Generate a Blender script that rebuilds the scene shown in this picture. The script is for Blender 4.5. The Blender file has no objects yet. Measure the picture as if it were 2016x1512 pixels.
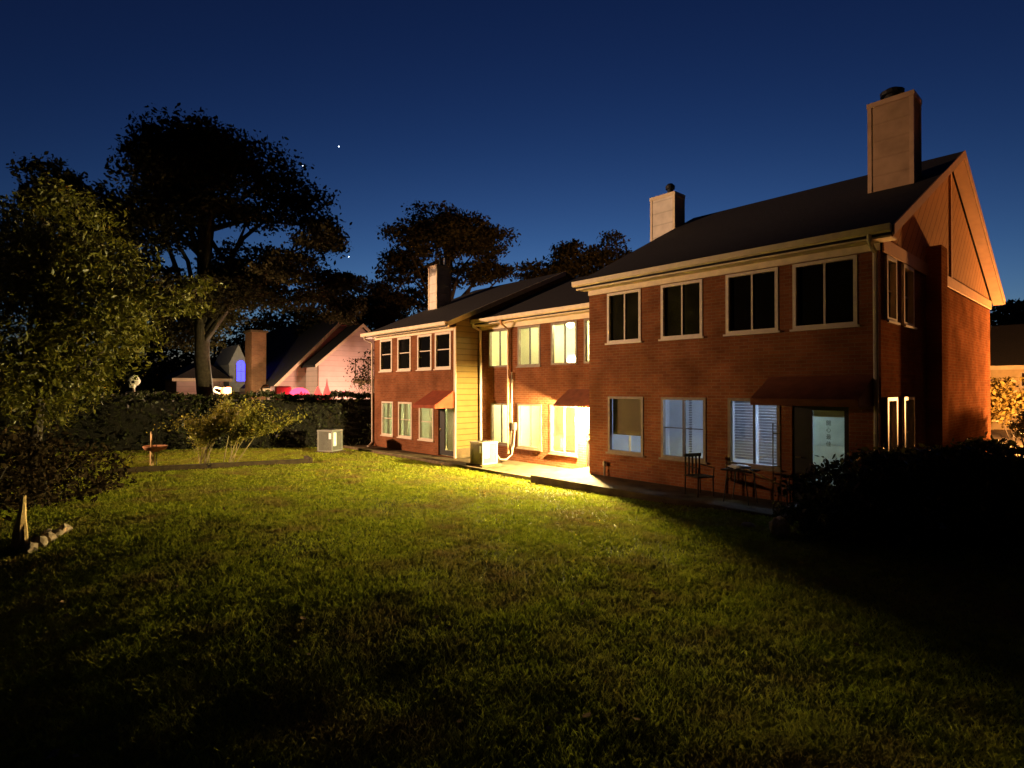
import bpy, bmesh, math, random
import numpy as np
from mathutils import Vector, Matrix
R = math.radians
random.seed(7); rng = np.random.default_rng(7)
sc = bpy.context.scene
col = sc.collection
PI = math.pi
DIM = 1/16      # all lamps, for the long night exposure set at the end

# ------------------------------------------------------------------ materials
def new_mat(name):
    m = bpy.data.materials.new(name); m.use_nodes = True
    nt = m.node_tree; bs = nt.nodes['Principled BSDF']
    return m, nt, bs
def N(nt, t, **k):
    n = nt.nodes.new(t)
    for a, b in k.items(): setattr(n, a, b)
    return n
def pmat(name, c, rough=.7, var=.25, scale=6., bump=0., bscale=40., c2=None, spec=.3, metal=0.):
    """colour broken up by two octaves of noise, with an optional bump"""
    m, nt, bs = new_mat(name); L = nt.links.new
    tc = N(nt, 'ShaderNodeTexCoord')
    nz = N(nt, 'ShaderNodeTexNoise'); nz.inputs['Scale'].default_value = scale; nz.inputs['Detail'].default_value = 6
    L(tc.outputs['Object'], nz.inputs['Vector'])
    mx = N(nt, 'ShaderNodeMix', data_type='RGBA')
    lo = tuple(max(0, x*(1-var)) for x in c); hi = tuple(min(1, x*(1+var)) for x in (c2 or c))
    mx.inputs['A'].default_value = (*lo, 1); mx.inputs['B'].default_value = (*hi, 1)
    rp = N(nt, 'ShaderNodeMapRange'); rp.inputs['From Min'].default_value = .3; rp.inputs['From Max'].default_value = .7
    L(nz.outputs['Fac'], rp.inputs['Value']); L(rp.outputs['Result'], mx.inputs['Factor'])
    L(mx.outputs['Result'], bs.inputs['Base Color'])
    bs.inputs['Roughness'].default_value = rough; bs.inputs['Specular IOR Level'].default_value = spec
    bs.inputs['Metallic'].default_value = metal
    if bump:
        n2 = N(nt, 'ShaderNodeTexNoise'); n2.inputs['Scale'].default_value = bscale; n2.inputs['Detail'].default_value = 4
        L(tc.outputs['Object'], n2.inputs['Vector'])
        b = N(nt, 'ShaderNodeBump'); b.inputs['Strength'].default_value = bump; b.inputs['Distance'].default_value = .02
        L(n2.outputs['Fac'], b.inputs['Height']); L(b.outputs['Normal'], bs.inputs['Normal'])
    return m
def wallcoord(nt):
    """(along the wall, height) whichever way the wall faces"""
    L = nt.links.new
    tc = N(nt, 'ShaderNodeTexCoord'); sp = N(nt, 'ShaderNodeSeparateXYZ'); L(tc.outputs['Object'], sp.inputs[0])
    ge = N(nt, 'ShaderNodeNewGeometry'); sn = N(nt, 'ShaderNodeSeparateXYZ'); L(ge.outputs['True Normal'], sn.inputs[0])
    ab = N(nt, 'ShaderNodeMath', operation='ABSOLUTE'); L(sn.outputs['X'], ab.inputs[0])
    gt = N(nt, 'ShaderNodeMath', operation='GREATER_THAN'); gt.inputs[1].default_value = .7; L(ab.outputs[0], gt.inputs[0])
    mx = N(nt, 'ShaderNodeMix'); L(gt.outputs[0], mx.inputs['Factor']); L(sp.outputs['X'], mx.inputs['A']); L(sp.outputs['Y'], mx.inputs['B'])
    cb = N(nt, 'ShaderNodeCombineXYZ'); L(mx.outputs['Result'], cb.inputs['X']); L(sp.outputs['Z'], cb.inputs['Y'])
    return cb.outputs[0], mx.outputs['Result'], sp, tc
def brick_mat(name, c1, c2, mortar, bump=.6):
    m, nt, bs = new_mat(name); L = nt.links.new
    v, u, sp, tc = wallcoord(nt)
    br = N(nt, 'ShaderNodeTexBrick')
    br.inputs['Color1'].default_value = (*c1, 1); br.inputs['Color2'].default_value = (*c2, 1); br.inputs['Mortar'].default_value = (*mortar, 1)
    br.inputs['Scale'].default_value = 1; br.inputs['Mortar Size'].default_value = .007; br.inputs['Brick Width'].default_value = .225
    br.inputs['Row Height'].default_value = .076; br.inputs['Bias'].default_value = -.1
    L(v, br.inputs['Vector'])
    nz = N(nt, 'ShaderNodeTexNoise'); nz.inputs['Scale'].default_value = 1.1; nz.inputs['Detail'].default_value = 7; L(tc.outputs['Object'], nz.inputs['Vector'])
    mr = N(nt, 'ShaderNodeMapRange'); mr.inputs['From Min'].default_value = .25; mr.inputs['From Max'].default_value = .75; mr.inputs['To Min'].default_value = .55; mr.inputs['To Max'].default_value = 1.35; L(nz.outputs['Fac'], mr.inputs['Value'])
    mx = N(nt, 'ShaderNodeMix', data_type='RGBA', blend_type='MULTIPLY'); mx.inputs['Factor'].default_value = 1
    L(br.outputs['Color'], mx.inputs['A']); L(mr.outputs['Result'], mx.inputs['B']); L(mx.outputs['Result'], bs.inputs['Base Color'])
    bs.inputs['Roughness'].default_value = .95; bs.inputs['Specular IOR Level'].default_value = 0
    n2 = N(nt, 'ShaderNodeTexNoise'); n2.inputs['Scale'].default_value = 30; L(tc.outputs['Object'], n2.inputs['Vector'])
    ad = N(nt, 'ShaderNodeMath', operation='MULTIPLY_ADD'); ad.inputs[1].default_value = -1; L(br.outputs['Fac'], ad.inputs[0]); L(n2.outputs['Fac'], ad.inputs[2])
    b = N(nt, 'ShaderNodeBump'); b.inputs['Strength'].default_value = bump; b.inputs['Distance'].default_value = .02
    L(ad.outputs[0], b.inputs['Height']); L(b.outputs['Normal'], bs.inputs['Normal'])
    return m
def siding_mat(name, c, ang=0., period=.2, mirror=None, var=.12, gapc=.45):
    """lap boards; ang turns the boards on the wall; mirror = y at which the slant flips"""
    m, nt, bs = new_mat(name); L = nt.links.new
    v, u, sp, tc = wallcoord(nt)
    def M(op, a, b=None):
        n = N(nt, 'ShaderNodeMath', operation=op)
        for i, x in enumerate((a, b)):
            if x is None: continue
            if isinstance(x, (int, float)): n.inputs[i].default_value = x
            else: L(x, n.inputs[i])
        return n.outputs[0]
    uu = M('ABSOLUTE', M('SUBTRACT', u, mirror)) if mirror is not None else u
    t = M('ADD', M('MULTIPLY', uu, math.sin(ang)), M('MULTIPLY', sp.outputs['Z'], math.cos(ang)))
    fr = M('FRACT', M('DIVIDE', t, period))
    gap = M('LESS_THAN', fr, .1)
    nz = N(nt, 'ShaderNodeTexNoise'); nz.inputs['Scale'].default_value = 3; nz.inputs['Detail'].default_value = 6; L(tc.outputs['Object'], nz.inputs['Vector'])
    mr = N(nt, 'ShaderNodeMapRange'); mr.inputs['To Min'].default_value = 1-var*2; mr.inputs['To Max'].default_value = 1+var; L(nz.outputs['Fac'], mr.inputs['Value'])
    mx = N(nt, 'ShaderNodeMix', data_type='RGBA', blend_type='MULTIPLY'); mx.inputs['Factor'].default_value = 1; mx.inputs['A'].default_value = (*c, 1)
    L(mr.outputs['Result'], mx.inputs['B'])
    m2 = N(nt, 'ShaderNodeMix', data_type='RGBA', blend_type='MULTIPLY'); m2.inputs['B'].default_value = (gapc, gapc, gapc, 1)
    L(gap, m2.inputs['Factor']); L(mx.outputs['Result'], m2.inputs['A']); L(m2.outputs['Result'], bs.inputs['Base Color'])
    b = N(nt, 'ShaderNodeBump'); b.inputs['Strength'].default_value = .7; b.inputs['Distance'].default_value = .02
    L(M('SUBTRACT', 1., fr), b.inputs['Height']); L(b.outputs['Normal'], bs.inputs['Normal'])
    bs.inputs['Roughness'].default_value = .8; bs.inputs['Specular IOR Level'].default_value = .05
    return m
def leaf_mat(name, c, c2, gloss=.3, trans=.35):
    m, nt, bs = new_mat(name); L = nt.links.new
    tc = N(nt, 'ShaderNodeTexCoord')
    nz = N(nt, 'ShaderNodeTexNoise'); nz.inputs['Scale'].default_value = 9; nz.inputs['Detail'].default_value = 3; L(tc.outputs['Object'], nz.inputs['Vector'])
    mr = N(nt, 'ShaderNodeMapRange'); mr.inputs['From Min'].default_value = .35; mr.inputs['From Max'].default_value = .65; L(nz.outputs['Fac'], mr.inputs['Value'])
    mx = N(nt, 'ShaderNodeMix', data_type='RGBA'); mx.inputs['A'].default_value = (*c, 1); mx.inputs['B'].default_value = (*c2, 1)
    L(mr.outputs['Result'], mx.inputs['Factor']); L(mx.outputs['Result'], bs.inputs['Base Color'])
    bs.inputs['Roughness'].default_value = .45; bs.inputs['Specular IOR Level'].default_value = gloss
    tr = N(nt, 'ShaderNodeBsdfTranslucent'); L(mx.outputs['Result'], tr.inputs['Color'])
    ms = N(nt, 'ShaderNodeMixShader'); ms.inputs[0].default_value = trans
    L(bs.outputs[0], ms.inputs[1]); L(tr.outputs[0], ms.inputs[2]); L(ms.outputs[0], nt.nodes['Material Output'].inputs['Surface'])
    return m
def emit_mat(name, c, s):
    m, nt, bs = new_mat(name)
    bs.inputs['Base Color'].default_value = (*[x*.5 for x in c], 1); bs.inputs['Emission Color'].default_value = (*c, 1); bs.inputs['Emission Strength'].default_value = s*DIM
    return m
def glass_mat(name, refl=.09):
    m, nt, bs = new_mat(name); L = nt.links.new
    nt.nodes.remove(bs)
    t = N(nt, 'ShaderNodeBsdfTransparent'); g = N(nt, 'ShaderNodeBsdfGlossy'); g.inputs['Roughness'].default_value = .02
    t.inputs['Color'].default_value = (.93, .95, .93, 1)
    s = N(nt, 'ShaderNodeMixShader'); s.inputs[0].default_value = refl
    L(t.outputs[0], s.inputs[1]); L(g.outputs[0], s.inputs[2]); L(s.outputs[0], nt.nodes['Material Output'].inputs['Surface'])
    return m
def translucent_mat(name, c, t=.6):
    m, nt, bs = new_mat(name); L = nt.links.new
    tc = N(nt, 'ShaderNodeTexCoord'); nz = N(nt, 'ShaderNodeTexNoise'); nz.inputs['Scale'].default_value = 5; L(tc.outputs['Object'], nz.inputs['Vector'])
    mx = N(nt, 'ShaderNodeMix', data_type='RGBA'); mx.inputs['A'].default_value = (*[x*.8 for x in c], 1); mx.inputs['B'].default_value = (*c, 1)
    L(nz.outputs['Fac'], mx.inputs['Factor']); L(mx.outputs['Result'], bs.inputs['Base Color']); bs.inputs['Roughness'].default_value = .9
    tr = N(nt, 'ShaderNodeBsdfTranslucent'); L(mx.outputs['Result'], tr.inputs['Color'])
    s = N(nt, 'ShaderNodeMixShader'); s.inputs[0].default_value = t
    L(bs.outputs[0], s.inputs[1]); L(tr.outputs[0], s.inputs[2]); L(s.outputs[0], nt.nodes['Material Output'].inputs['Surface'])
    return m

M = {}
M['brick'] = brick_mat('red brick', (.200, .071, .030), (.155, .053, .023), (.19, .105, .062), .7)
M['brick_brown'] = brick_mat('brown brick', (.22, .115, .05), (.17, .085, .04), (.2, .14, .09), .4)
M['cream'] = pmat('cream painted trim', (.62, .50, .33), .55, .12, 5, .05, 60)
M['frame_pale'] = pmat('pale window frame', (.52, .43, .33), .5, .1, 8, .05, 60)
M['frame_brown'] = pmat('grey window frame', (.17, .125, .08), .55, .15, 8, .05, 60)
M['mullion'] = pmat('dark mullion', (.05, .045, .04), .5, .2, 8)
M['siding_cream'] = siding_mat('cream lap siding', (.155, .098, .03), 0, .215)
M['siding_tan'] = siding_mat('tan diagonal siding', (.42, .205, .09), R(45), .26, mirror=18.5)
M['siding_chimney'] = siding_mat('chimney boards', (.72, .64, .54), 0, .42, var=.2, gapc=.82)
M['siding_pink'] = siding_mat('neighbour boards', (.58, .44, .38), 0, .3, var=.08, gapc=.82)
M['shingle'] = pmat('dark roof shingles', (.020, .017, .016), .95, .4, 14, .8, 30)
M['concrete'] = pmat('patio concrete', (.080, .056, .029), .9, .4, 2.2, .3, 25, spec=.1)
M['awning_red'] = pmat('terracotta awning cloth', (.22, .042, .014), .85, .18, 5, .1, 60)
M['awning_dark'] = pmat('brown awning cloth', (.20, .065, .03), .85, .2, 5, .1, 60)
M['darkglass'] = pmat('dark glass', (.004, .004, .004), .04, .1, 3, spec=.5)
M['olive_glass'] = pmat('olive dark glass', (.010, .010, .005), .06, .5, 2, spec=.5)
M['glass'] = glass_mat('clear glass')
M['room'] = pmat('pale room wall', (.62, .59, .40), .9, .05, 2)
M['room_white'] = pmat('white room wall', (.50, .45, .30), .9, .05, 2)
M['room_grey'] = pmat('grey room wall', (.55, .58, .62), .9, .05, 2)
M['room_green'] = pmat('sage room wall', (.50, .52, .40), .9, .1, 2)
M['carpet'] = pmat('room floor', (.35, .27, .16), .95, .2, 8)
M['blind'] = translucent_mat('white blind slats', (.30, .31, .36), .12)
M['curtain'] = translucent_mat('pale curtain', (.62, .62, .48), .5)
M['shade'] = translucent_mat('brown roller shade', (.26, .19, .12), .12)
M['paper'] = translucent_mat('paper scroll', (.62, .68, .64), .6)
M['paper_band'] = translucent_mat('olive paper band', (.30, .26, .13), .45)
M['ink'] = pmat('black ink', (.015, .015, .015), .8)
M['door_dark'] = pmat('dark brown door', (.012, .009, .007), .5, .3, 4)
M['brass'] = pmat('brass', (.65, .48, .22), .3, .1, 10, metal=.9)
M['black_metal'] = pmat('black metal', (.02, .02, .02), .45, .3, 9)
M['flue'] = pmat('galvanised flue', (.22, .23, .25), .45, .25, 9, metal=.6)
M['ac_cream'] = pmat('cream ac casing', (.34, .28, .17), .6, .12, 6)
M['ac_grey'] = pmat('grey ac casing', (.20, .20, .18), .6, .12, 6)
M['ac_coil'] = pmat('dusty ac coil', (.06, .05, .04), .8, .3, 40, .3, 90)
M['ac_coil_pale'] = pmat('pale ac coil', (.07, .07, .06), .8, .3, 40, .3, 90)
M['pipe_grey'] = pmat('grey conduit', (.22, .19, .14), .5, .15, 9)
M['copper'] = pmat('copper downspout', (.55, .30, .14), .4, .15, 9)
M['bark'] = pmat('bark', (.045, .036, .026), .95, .5, 7, .8, 14)
M['bark_pale'] = pmat('pale stem bark', (.30, .24, .12), .85, .3, 9, .4, 30)
M['leaf_magnolia'] = leaf_mat('broad glossy leaf', (.055, .062, .006), (.13, .115, .012), .22, .3)
M['leaf_dark'] = leaf_mat('dark oak leaf', (.020, .020, .009), (.038, .032, .014), .0, .2)
M['leaf_olive'] = leaf_mat('olive leaf', (.036, .034, .013), (.062, .052, .02), 0., .25)
M['leaf_under'] = leaf_mat('dull undergrowth leaf', (.020, .015, .008), (.038, .026, .012), 0., .2)
M['leaf_hedge'] = leaf_mat('hedge leaf', (.018, .024, .006), (.04, .045, .012), .25, .2)
M['leaf_shrub'] = leaf_mat('shrub leaf', (.14, .14, .02), (.24, .21, .035), .15, .35)
M['leaf_amber'] = leaf_mat('amber leaf', (.07, .05, .012), (.13, .09, .02), .2, .3)
M['edging'] = pmat('dark edging timber', (.045, .03, .015), .95, .35, 6, .5, 25)
M['timber'] = pmat('weathered timber', (.12, .085, .04), .9, .35, 6, .5, 25)
M['pale_wood'] = pmat('split pale wood', (.50, .34, .14), .85, .3, 6, .6, 20)
M['stone'] = pmat('border stone', (.20, .15, .10), .95, .35, 5, .6, 16)
M['terracotta'] = pmat('terracotta', (.50, .22, .09), .8, .2, 8, .2, 40)
M['bone'] = pmat('bone plastic', (.72, .66, .54), .6, .12, 9)
M['plastic_white'] = pmat('white plastic', (.75, .78, .82), .4, .08, 9)
M['dark_wood'] = pmat('dark patio wood', (.035, .022, .012), .9, .35, 6, .3, 25)
M['mulch'] = pmat('bark mulch', (.03, .022, .014), .95, .5, 20, 1., 40)

# ------------------------------------------------------------------ mesh helpers
W = {}            # world position of every parent, for local mesh coordinates
class MB:
    def __init__(s): s.v = []; s.f = []
    def add(s, vs, fs):
        b = len(s.v); s.v += [tuple(v) for v in vs]; s.f += [tuple(i+b for i in f) for f in fs]; return s
    def box(s, x0, x1, y0, y1, z0, z1):
        return s.add([(x0,y0,z0),(x1,y0,z0),(x1,y1,z0),(x0,y1,z0),(x0,y0,z1),(x1,y0,z1),(x1,y1,z1),(x0,y1,z1)],
                     [(0,3,2,1),(4,5,6,7),(0,1,5,4),(1,2,6,5),(2,3,7,6),(3,0,4,7)])
    def tbox(s, T, a0, a1, b0, b1, c0, c1):
        m = MB().box(a0, a1, b0, b1, c0, c1); return s.add([T(*v) for v in m.v], m.f)
    def prism(s, poly, ext):
        n = len(poly); e = Vector(ext)
        return s.add([*poly, *[tuple(Vector(p)+e) for p in poly]],
                     [tuple(range(n))[::-1], tuple(range(n, 2*n))] + [(i, (i+1) % n, (i+1) % n+n, i+n) for i in range(n)])
    def tube(s, pts, r, n=8, cap=True):
        pts = [Vector(p) for p in pts]; rs = r if isinstance(r, (list, tuple)) else [r]*len(pts)
        b = len(s.v); up = None
        for i, p in enumerate(pts):
            d = (pts[min(i+1, len(pts)-1)]-pts[max(i-1, 0)]).normalized()
            if up is None: up = d.orthogonal().normalized()
            up = (up-d*up.dot(d)); up = up.normalized() if up.length > 1e-5 else d.orthogonal().normalized()
            w = d.cross(up)
            for k in range(n):
                a = 2*PI*k/n; s.v.append(tuple(p+(up*math.cos(a)+w*math.sin(a))*rs[i]))
        for i in range(len(pts)-1):
            for k in range(n):
                q = (k+1) % n; s.f.append((b+i*n+k, b+i*n+q, b+i*n+n+q, b+i*n+n+k))
        if cap:
            s.f.append(tuple(b+k for k in range(n))[::-1]); s.f.append(tuple(b+(len(pts)-1)*n+k for k in range(n)))
        return s
    def lathe(s, prof, c, n=20):
        b = len(s.v)
        for r, z in prof:
            for k in range(n):
                a = 2*PI*k/n; s.v.append((c[0]+r*math.cos(a), c[1]+r*math.sin(a), c[2]+z))
        for i in range(len(prof)-1):
            for k in range(n):
                q = (k+1) % n; s.f.append((b+i*n+k, b+i*n+q, b+i*n+n+q, b+i*n+n+k))
        s.f.append(tuple(b+k for k in range(n))[::-1]); s.f.append(tuple(b+(len(prof)-1)*n+k for k in range(n)))
        return s
    def ball(s, c, r, n=12, m=8):
        r = r if isinstance(r, (tuple, list)) else (r, r, r)
        b = len(s.v)
        for i in range(m+1):
            t = PI*i/m
            for k in range(n):
                a = 2*PI*k/n; s.v.append((c[0]+r[0]*math.sin(t)*math.cos(a), c[1]+r[1]*math.sin(t)*math.sin(a), c[2]+r[2]*math.cos(t)))
        for i in range(m):
            for k in range(n):
                q = (k+1) % n; s.f.append((b+i*n+k, b+i*n+n+k, b+i*n+n+q, b+i*n+q))
        return s
    def build(s, name, mat, parent=None, bevel=0, smooth=False):
        o0 = W.get(parent.name, Vector((0, 0, 0))) if parent else Vector((0, 0, 0))
        me = bpy.data.meshes.new(name)
        me.from_pydata([tuple(Vector(v)-o0) for v in s.v], [], s.f)
        bm = bmesh.new(); bm.from_mesh(me); bmesh.ops.remove_doubles(bm, verts=bm.verts, dist=1e-5)
        bmesh.ops.recalc_face_normals(bm, faces=bm.faces); bm.to_mesh(me); bm.free()
        me.materials.append(mat)
        if smooth: me.polygons.foreach_set('use_smooth', [True]*len(me.polygons))
        return link(name, me, parent, bevel)
def link(name, me, parent=None, bevel=0):
    o = bpy.data.objects.new(name, me); col.objects.link(o)
    if parent: o.parent = parent; W[o.name] = W[parent.name]
    else: W[o.name] = Vector((0, 0, 0))
    if bevel:
        b = o.modifiers.new('edge', 'BEVEL'); b.width = bevel; b.segments = 2; b.limit_method = 'ANGLE'
    return o
def fast_mesh(name, V, F, mat, parent=None):
    """V (n,3) world coordinates, F (m,k)"""
    o0 = np.array(W[parent.name]) if parent else np.zeros(3)
    me = bpy.data.meshes.new(name); V = (np.asarray(V, dtype=np.float64)-o0).astype(np.float32); F = np.asarray(F, dtype=np.int32); k = F.shape[1]
    me.vertices.add(len(V)); me.vertices.foreach_set('co', V.ravel())
    me.loops.add(F.size); me.loops.foreach_set('vertex_index', F.ravel())
    me.polygons.add(len(F)); me.polygons.foreach_set('loop_start', np.arange(0, F.size, k, dtype=np.int32))
    me.update(calc_edges=True); me.materials.append(mat)
    return link(name, me, parent)
def tag(o, label=None, cat=None, group=None, kind=None):
    if label: o['label'] = label
    if cat: o['category'] = cat
    if group: o['group'] = group
    if kind: o['kind'] = kind
    return o
def thing(name, loc, label, cat, group=None):
    o = bpy.data.objects.new(name, None); col.objects.link(o); o.location = loc; o.empty_display_size = .2
    W[o.name] = Vector(loc); return tag(o, label, cat, group)
def copy_thing(o, loc, rz, label, group=None):
    r = o.copy(); col.objects.link(r); r.location = loc; r.rotation_euler = (0, 0, rz); r['label'] = label
    if group: r['group'] = group
    for ch in o.children:
        c = ch.copy(); col.objects.link(c); c.parent = r
        for g in ch.children:
            d = g.copy(); col.objects.link(d); d.parent = c
    return r

# ------------------------------------------------------------------ ground
def sst(t): t = np.clip(t, 0, 1); return t*t*(3-2*t)
def zg(x, y):
    x = np.asarray(x, float); y = np.asarray(y, float)
    fall = 1-.72*np.clip((-x-8)/12, 0, 1)
    h = -.09+.75*(1-np.exp(-np.clip(11.5-y, 0, 16)/7))*fall+.15*sst((x+9)/5)
    h -= .06*np.clip(3.3-y, 0, 9)**1.5*sst((x+14)/5)*np.clip(1-(-1.5-y)/6, 0, 1)
    far = sst((np.hypot(x+8, y-8)-45)/30)
    return h*(1-far)-.05*far
def bumps(x, y):
    return .005*np.sin(x*1.9+1.3*np.sin(y*.8))*np.sin(y*1.7+.6*np.sin(x*1.1))+.005*np.sin(x*4.3+y*2.1)*np.sin(y*3.9-x)
gz = lambda x, y: float(zg(x, y))

def lawn_material():
    m, nt, bs = new_mat('lawn soil and thatch'); L = nt.links.new
    tc = N(nt, 'ShaderNodeTexCoord')
    a = N(nt, 'ShaderNodeTexNoise'); a.inputs['Scale'].default_value = .55; a.inputs['Detail'].default_value = 8; L(tc.outputs['Object'], a.inputs['Vector'])
    b = N(nt, 'ShaderNodeTexNoise'); b.inputs['Scale'].default_value = 22; b.inputs['Detail'].default_value = 5; L(tc.outputs['Object'], b.inputs['Vector'])
    r = N(nt, 'ShaderNodeValToRGB'); e = r.color_ramp.elements
    e[0].position = .3; e[0].color = (.06, .06, .012, 1); e[1].position = .72; e[1].color = (.17, .17, .028, 1)
    ad = N(nt, 'ShaderNodeMath', operation='ADD'); ml = N(nt, 'ShaderNodeMath', operation='MULTIPLY'); ml.inputs[1].default_value = .5
    L(a.outputs['Fac'], ad.inputs[0]); L(b.outputs['Fac'], ad.inputs[1]); L(ad.outputs[0], ml.inputs[0]); L(ml.outputs[0], r.inputs['Fac'])
    L(r.outputs['Color'], bs.inputs['Base Color']); bs.inputs['Roughness'].default_value = .95; bs.inputs['Specular IOR Level'].default_value = .1
    bp = N(nt, 'ShaderNodeBump'); bp.inputs['Strength'].default_value = .8; bp.inputs['Distance'].default_value = .05
    L(b.outputs['Fac'], bp.inputs['Height']); L(bp.outputs['Normal'], bs.inputs['Normal'])
    return m
def axis(a, b, step, lo, hi):
    inner = np.arange(a, b+1e-6, step); k = np.geomspace(1, hi, 14)
    return np.concatenate([a-np.geomspace(1, lo, 14)[::-1], inner, b+k])
xs = axis(-34, 6, .2, 400, 400); ys = axis(-4, 12.6, .2, 400, 400)
GX, GY = np.meshgrid(xs, ys); GZ = zg(GX, GY)+np.where((GX > -34) & (GX < 6) & (GY < 11.2) & (GY > -4), bumps(GX, GY), 0)
nx, ny = len(xs), len(ys)
idx = np.arange(nx*ny).reshape(ny, nx)
Fq = np.stack([idx[:-1, :-1], idx[:-1, 1:], idx[1:, 1:], idx[1:, :-1]], -1).reshape(-1, 4)
lawn = fast_mesh('lawn', np.stack([GX, GY, GZ], -1).reshape(-1, 3), Fq, lawn_material())
tag(lawn, 'green lawn sloping gently down to the patio of the brick houses', None, None, 'structure')

# grass: dense near the camera, every blade real
def grass():
    n = 620000
    F2 = np.array([-.7431, .6691]); R2 = np.array([.6691, .7431])
    d = 1.7*(24/1.7)**rng.random(n); lat = (rng.random(n)*2-1)*(d*1.02+.3)
    P = d[:, None]*F2+lat[:, None]*R2
    m2 = 160000; Q = np.stack([rng.uniform(-30, 2, m2), rng.uniform(-2, 11.4, m2)], -1)
    P = np.concatenate([P, Q]); dist = np.hypot(P[:, 0], P[:, 1])
    k = (P[:, 1] < 11.42) & (P[:, 1] > -5) & (P[:, 0] > -33) & (P[:, 0] < 5) & (dist > 1.2)
    bx = ((P[:, 0]+20.4)*.22+(P[:, 1]-5.25)*.975)/2.9; by = (-(P[:, 0]+20.4)*.975+(P[:, 1]-5.25)*.22)/.7
    k &= (np.abs(bx) > 1) | (np.abs(by) > 1)
    worn = .5+.5*np.sin(P[:, 0]*1.3+2.2*np.sin(P[:, 1]*.9+1))*np.sin(P[:, 1]*1.6+1.7*np.sin(P[:, 0]*.8)); clump = .5+.5*np.sin(P[:, 0]*11+3*np.sin(P[:, 1]*7))*np.sin(P[:, 1]*9+3*np.sin(P[:, 0]*6))
    k &= rng.random(len(P)) < .35+.5*worn+.4*clump
    P = P[k]; dist = dist[k]; n = len(P)
    patch = .5+.5*np.sin(P[:, 0]*.9+2*np.sin(P[:, 1]*.5))*np.sin(P[:, 1]*1.1+1.5*np.sin(P[:, 0]*.6))
    fine = .5+.5*np.sin(P[:, 0]*5.1+2*np.sin(P[:, 1]*3.3))*np.sin(P[:, 1]*4.7+2*np.sin(P[:, 0]*2.9))
    h = (.022+.034*rng.random(n))*(.75+.35*patch+.35*fine)
    w = np.maximum(.0026, dist*.0008)*(.7+.6*rng.random(n))
    az = rng.random(n)*2*PI; lean = h*(.3+.9*rng.random(n))
    base = np.stack([P[:, 0], P[:, 1], zg(P[:, 0], P[:, 1])+bumps(P[:, 0], P[:, 1])-.006], -1)
    sd = np.stack([np.cos(az), np.sin(az), 0*az], -1)*w[:, None]
    a2 = rng.random(n)*2*PI; ln = np.stack([np.cos(a2)*lean, np.sin(a2)*lean, h], -1)
    V = np.stack([base-sd, base+sd, base+ln*[.55, .55, .7]+sd*.7, base+ln, base+ln*[.55, .55, .7]-sd*.7], 1).reshape(-1, 3)
    i = np.arange(n)*5
    F = np.stack([i, i+1, i+2, i+3, i+4], -1)
    m = leaf_mat('grass blade', (.148, .172, .015), (.315, .338, .033), .0, .3)
    gn = m.node_tree; mixes = [q for q in gn.nodes if q.bl_idname == 'ShaderNodeMix']; src = mixes[0].outputs['Result']; outs = [l.to_socket for l in gn.links if l.from_socket == src]
    big_noise = N(gn, 'ShaderNodeTexNoise'); big_noise.inputs['Scale'].default_value = .9; big_noise.inputs['Detail'].default_value = 7; big_noise.inputs['Roughness'].default_value = .65
    gc = N(gn, 'ShaderNodeTexCoord'); gn.links.new(gc.outputs['Object'], big_noise.inputs['Vector'])
    gr = N(gn, 'ShaderNodeMapRange'); gr.inputs['From Min'].default_value = .46; gr.inputs['From Max'].default_value = .66; gn.links.new(big_noise.outputs['Fac'], gr.inputs['Value'])
    gm = N(gn, 'ShaderNodeMix', data_type='RGBA'); gm.inputs['B'].default_value = (.20, .145, .045, 1); gn.links.new(src, gm.inputs['A']); gn.links.new(gr.outputs['Result'], gm.inputs['Factor'])
    for q in outs: gn.links.new(gm.outputs['Result'], q)
    o = fast_mesh('grass', V, F, m)
    tag(o, 'short mown grass of uneven tufts covering the lawn', None, None, 'stuff')
grass()

# fallen leaves
def fallen():
    n = 70
    F2 = np.array([-.7431, .6691]); R2 = np.array([.6691, .7431])
    d = 2.2*(14/2.2)**rng.random(n); lat = (rng.random(n)*1.7-1)*d*.9
    P = d[:, None]*F2+lat[:, None]*R2; P = P[P[:, 1] < 11.2]; n = len(P)
    s = .016+.026*rng.random(n); az = rng.random(n)*2*PI
    c = np.stack([P[:, 0], P[:, 1], zg(P[:, 0], P[:, 1])+bumps(P[:, 0], P[:, 1])+.045+.02*rng.random(n)], -1)
    u = np.stack([np.cos(az), np.sin(az), rng.normal(0, .4, n)], -1)*s[:, None]
    v = np.stack([-np.sin(az), np.cos(az), rng.normal(0, .4, n)], -1)*s[:, None]*.6
    V = np.stack([c-u, c-v*.8, c+u*.3-v, c+u, c+u*.3+v, c+v*.9], 1).reshape(-1, 3); i = np.arange(n)*6
    o = fast_mesh('fallen_leaves', V, np.stack([i+k for k in range(6)], -1), pmat('dry leaf', (.20, .13, .07), .95, .5, 30, spec=0.))
    tag(o, 'dry fallen leaves scattered over the dark near lawn', None, None, 'stuff')
fallen()

# patio: two slabs with a small step between, kerb towards the lawn
p = MB()
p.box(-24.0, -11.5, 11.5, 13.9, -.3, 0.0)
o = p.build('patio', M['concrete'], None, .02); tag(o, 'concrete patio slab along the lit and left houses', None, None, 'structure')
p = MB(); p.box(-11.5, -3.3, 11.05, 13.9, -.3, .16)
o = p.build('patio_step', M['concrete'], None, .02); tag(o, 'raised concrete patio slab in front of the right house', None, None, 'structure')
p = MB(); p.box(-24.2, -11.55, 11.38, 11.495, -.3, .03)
o = p.build('kerb', M['timber'], None, .01); tag(o, 'timber edging between lawn and patio', None, None, 'structure')

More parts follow.
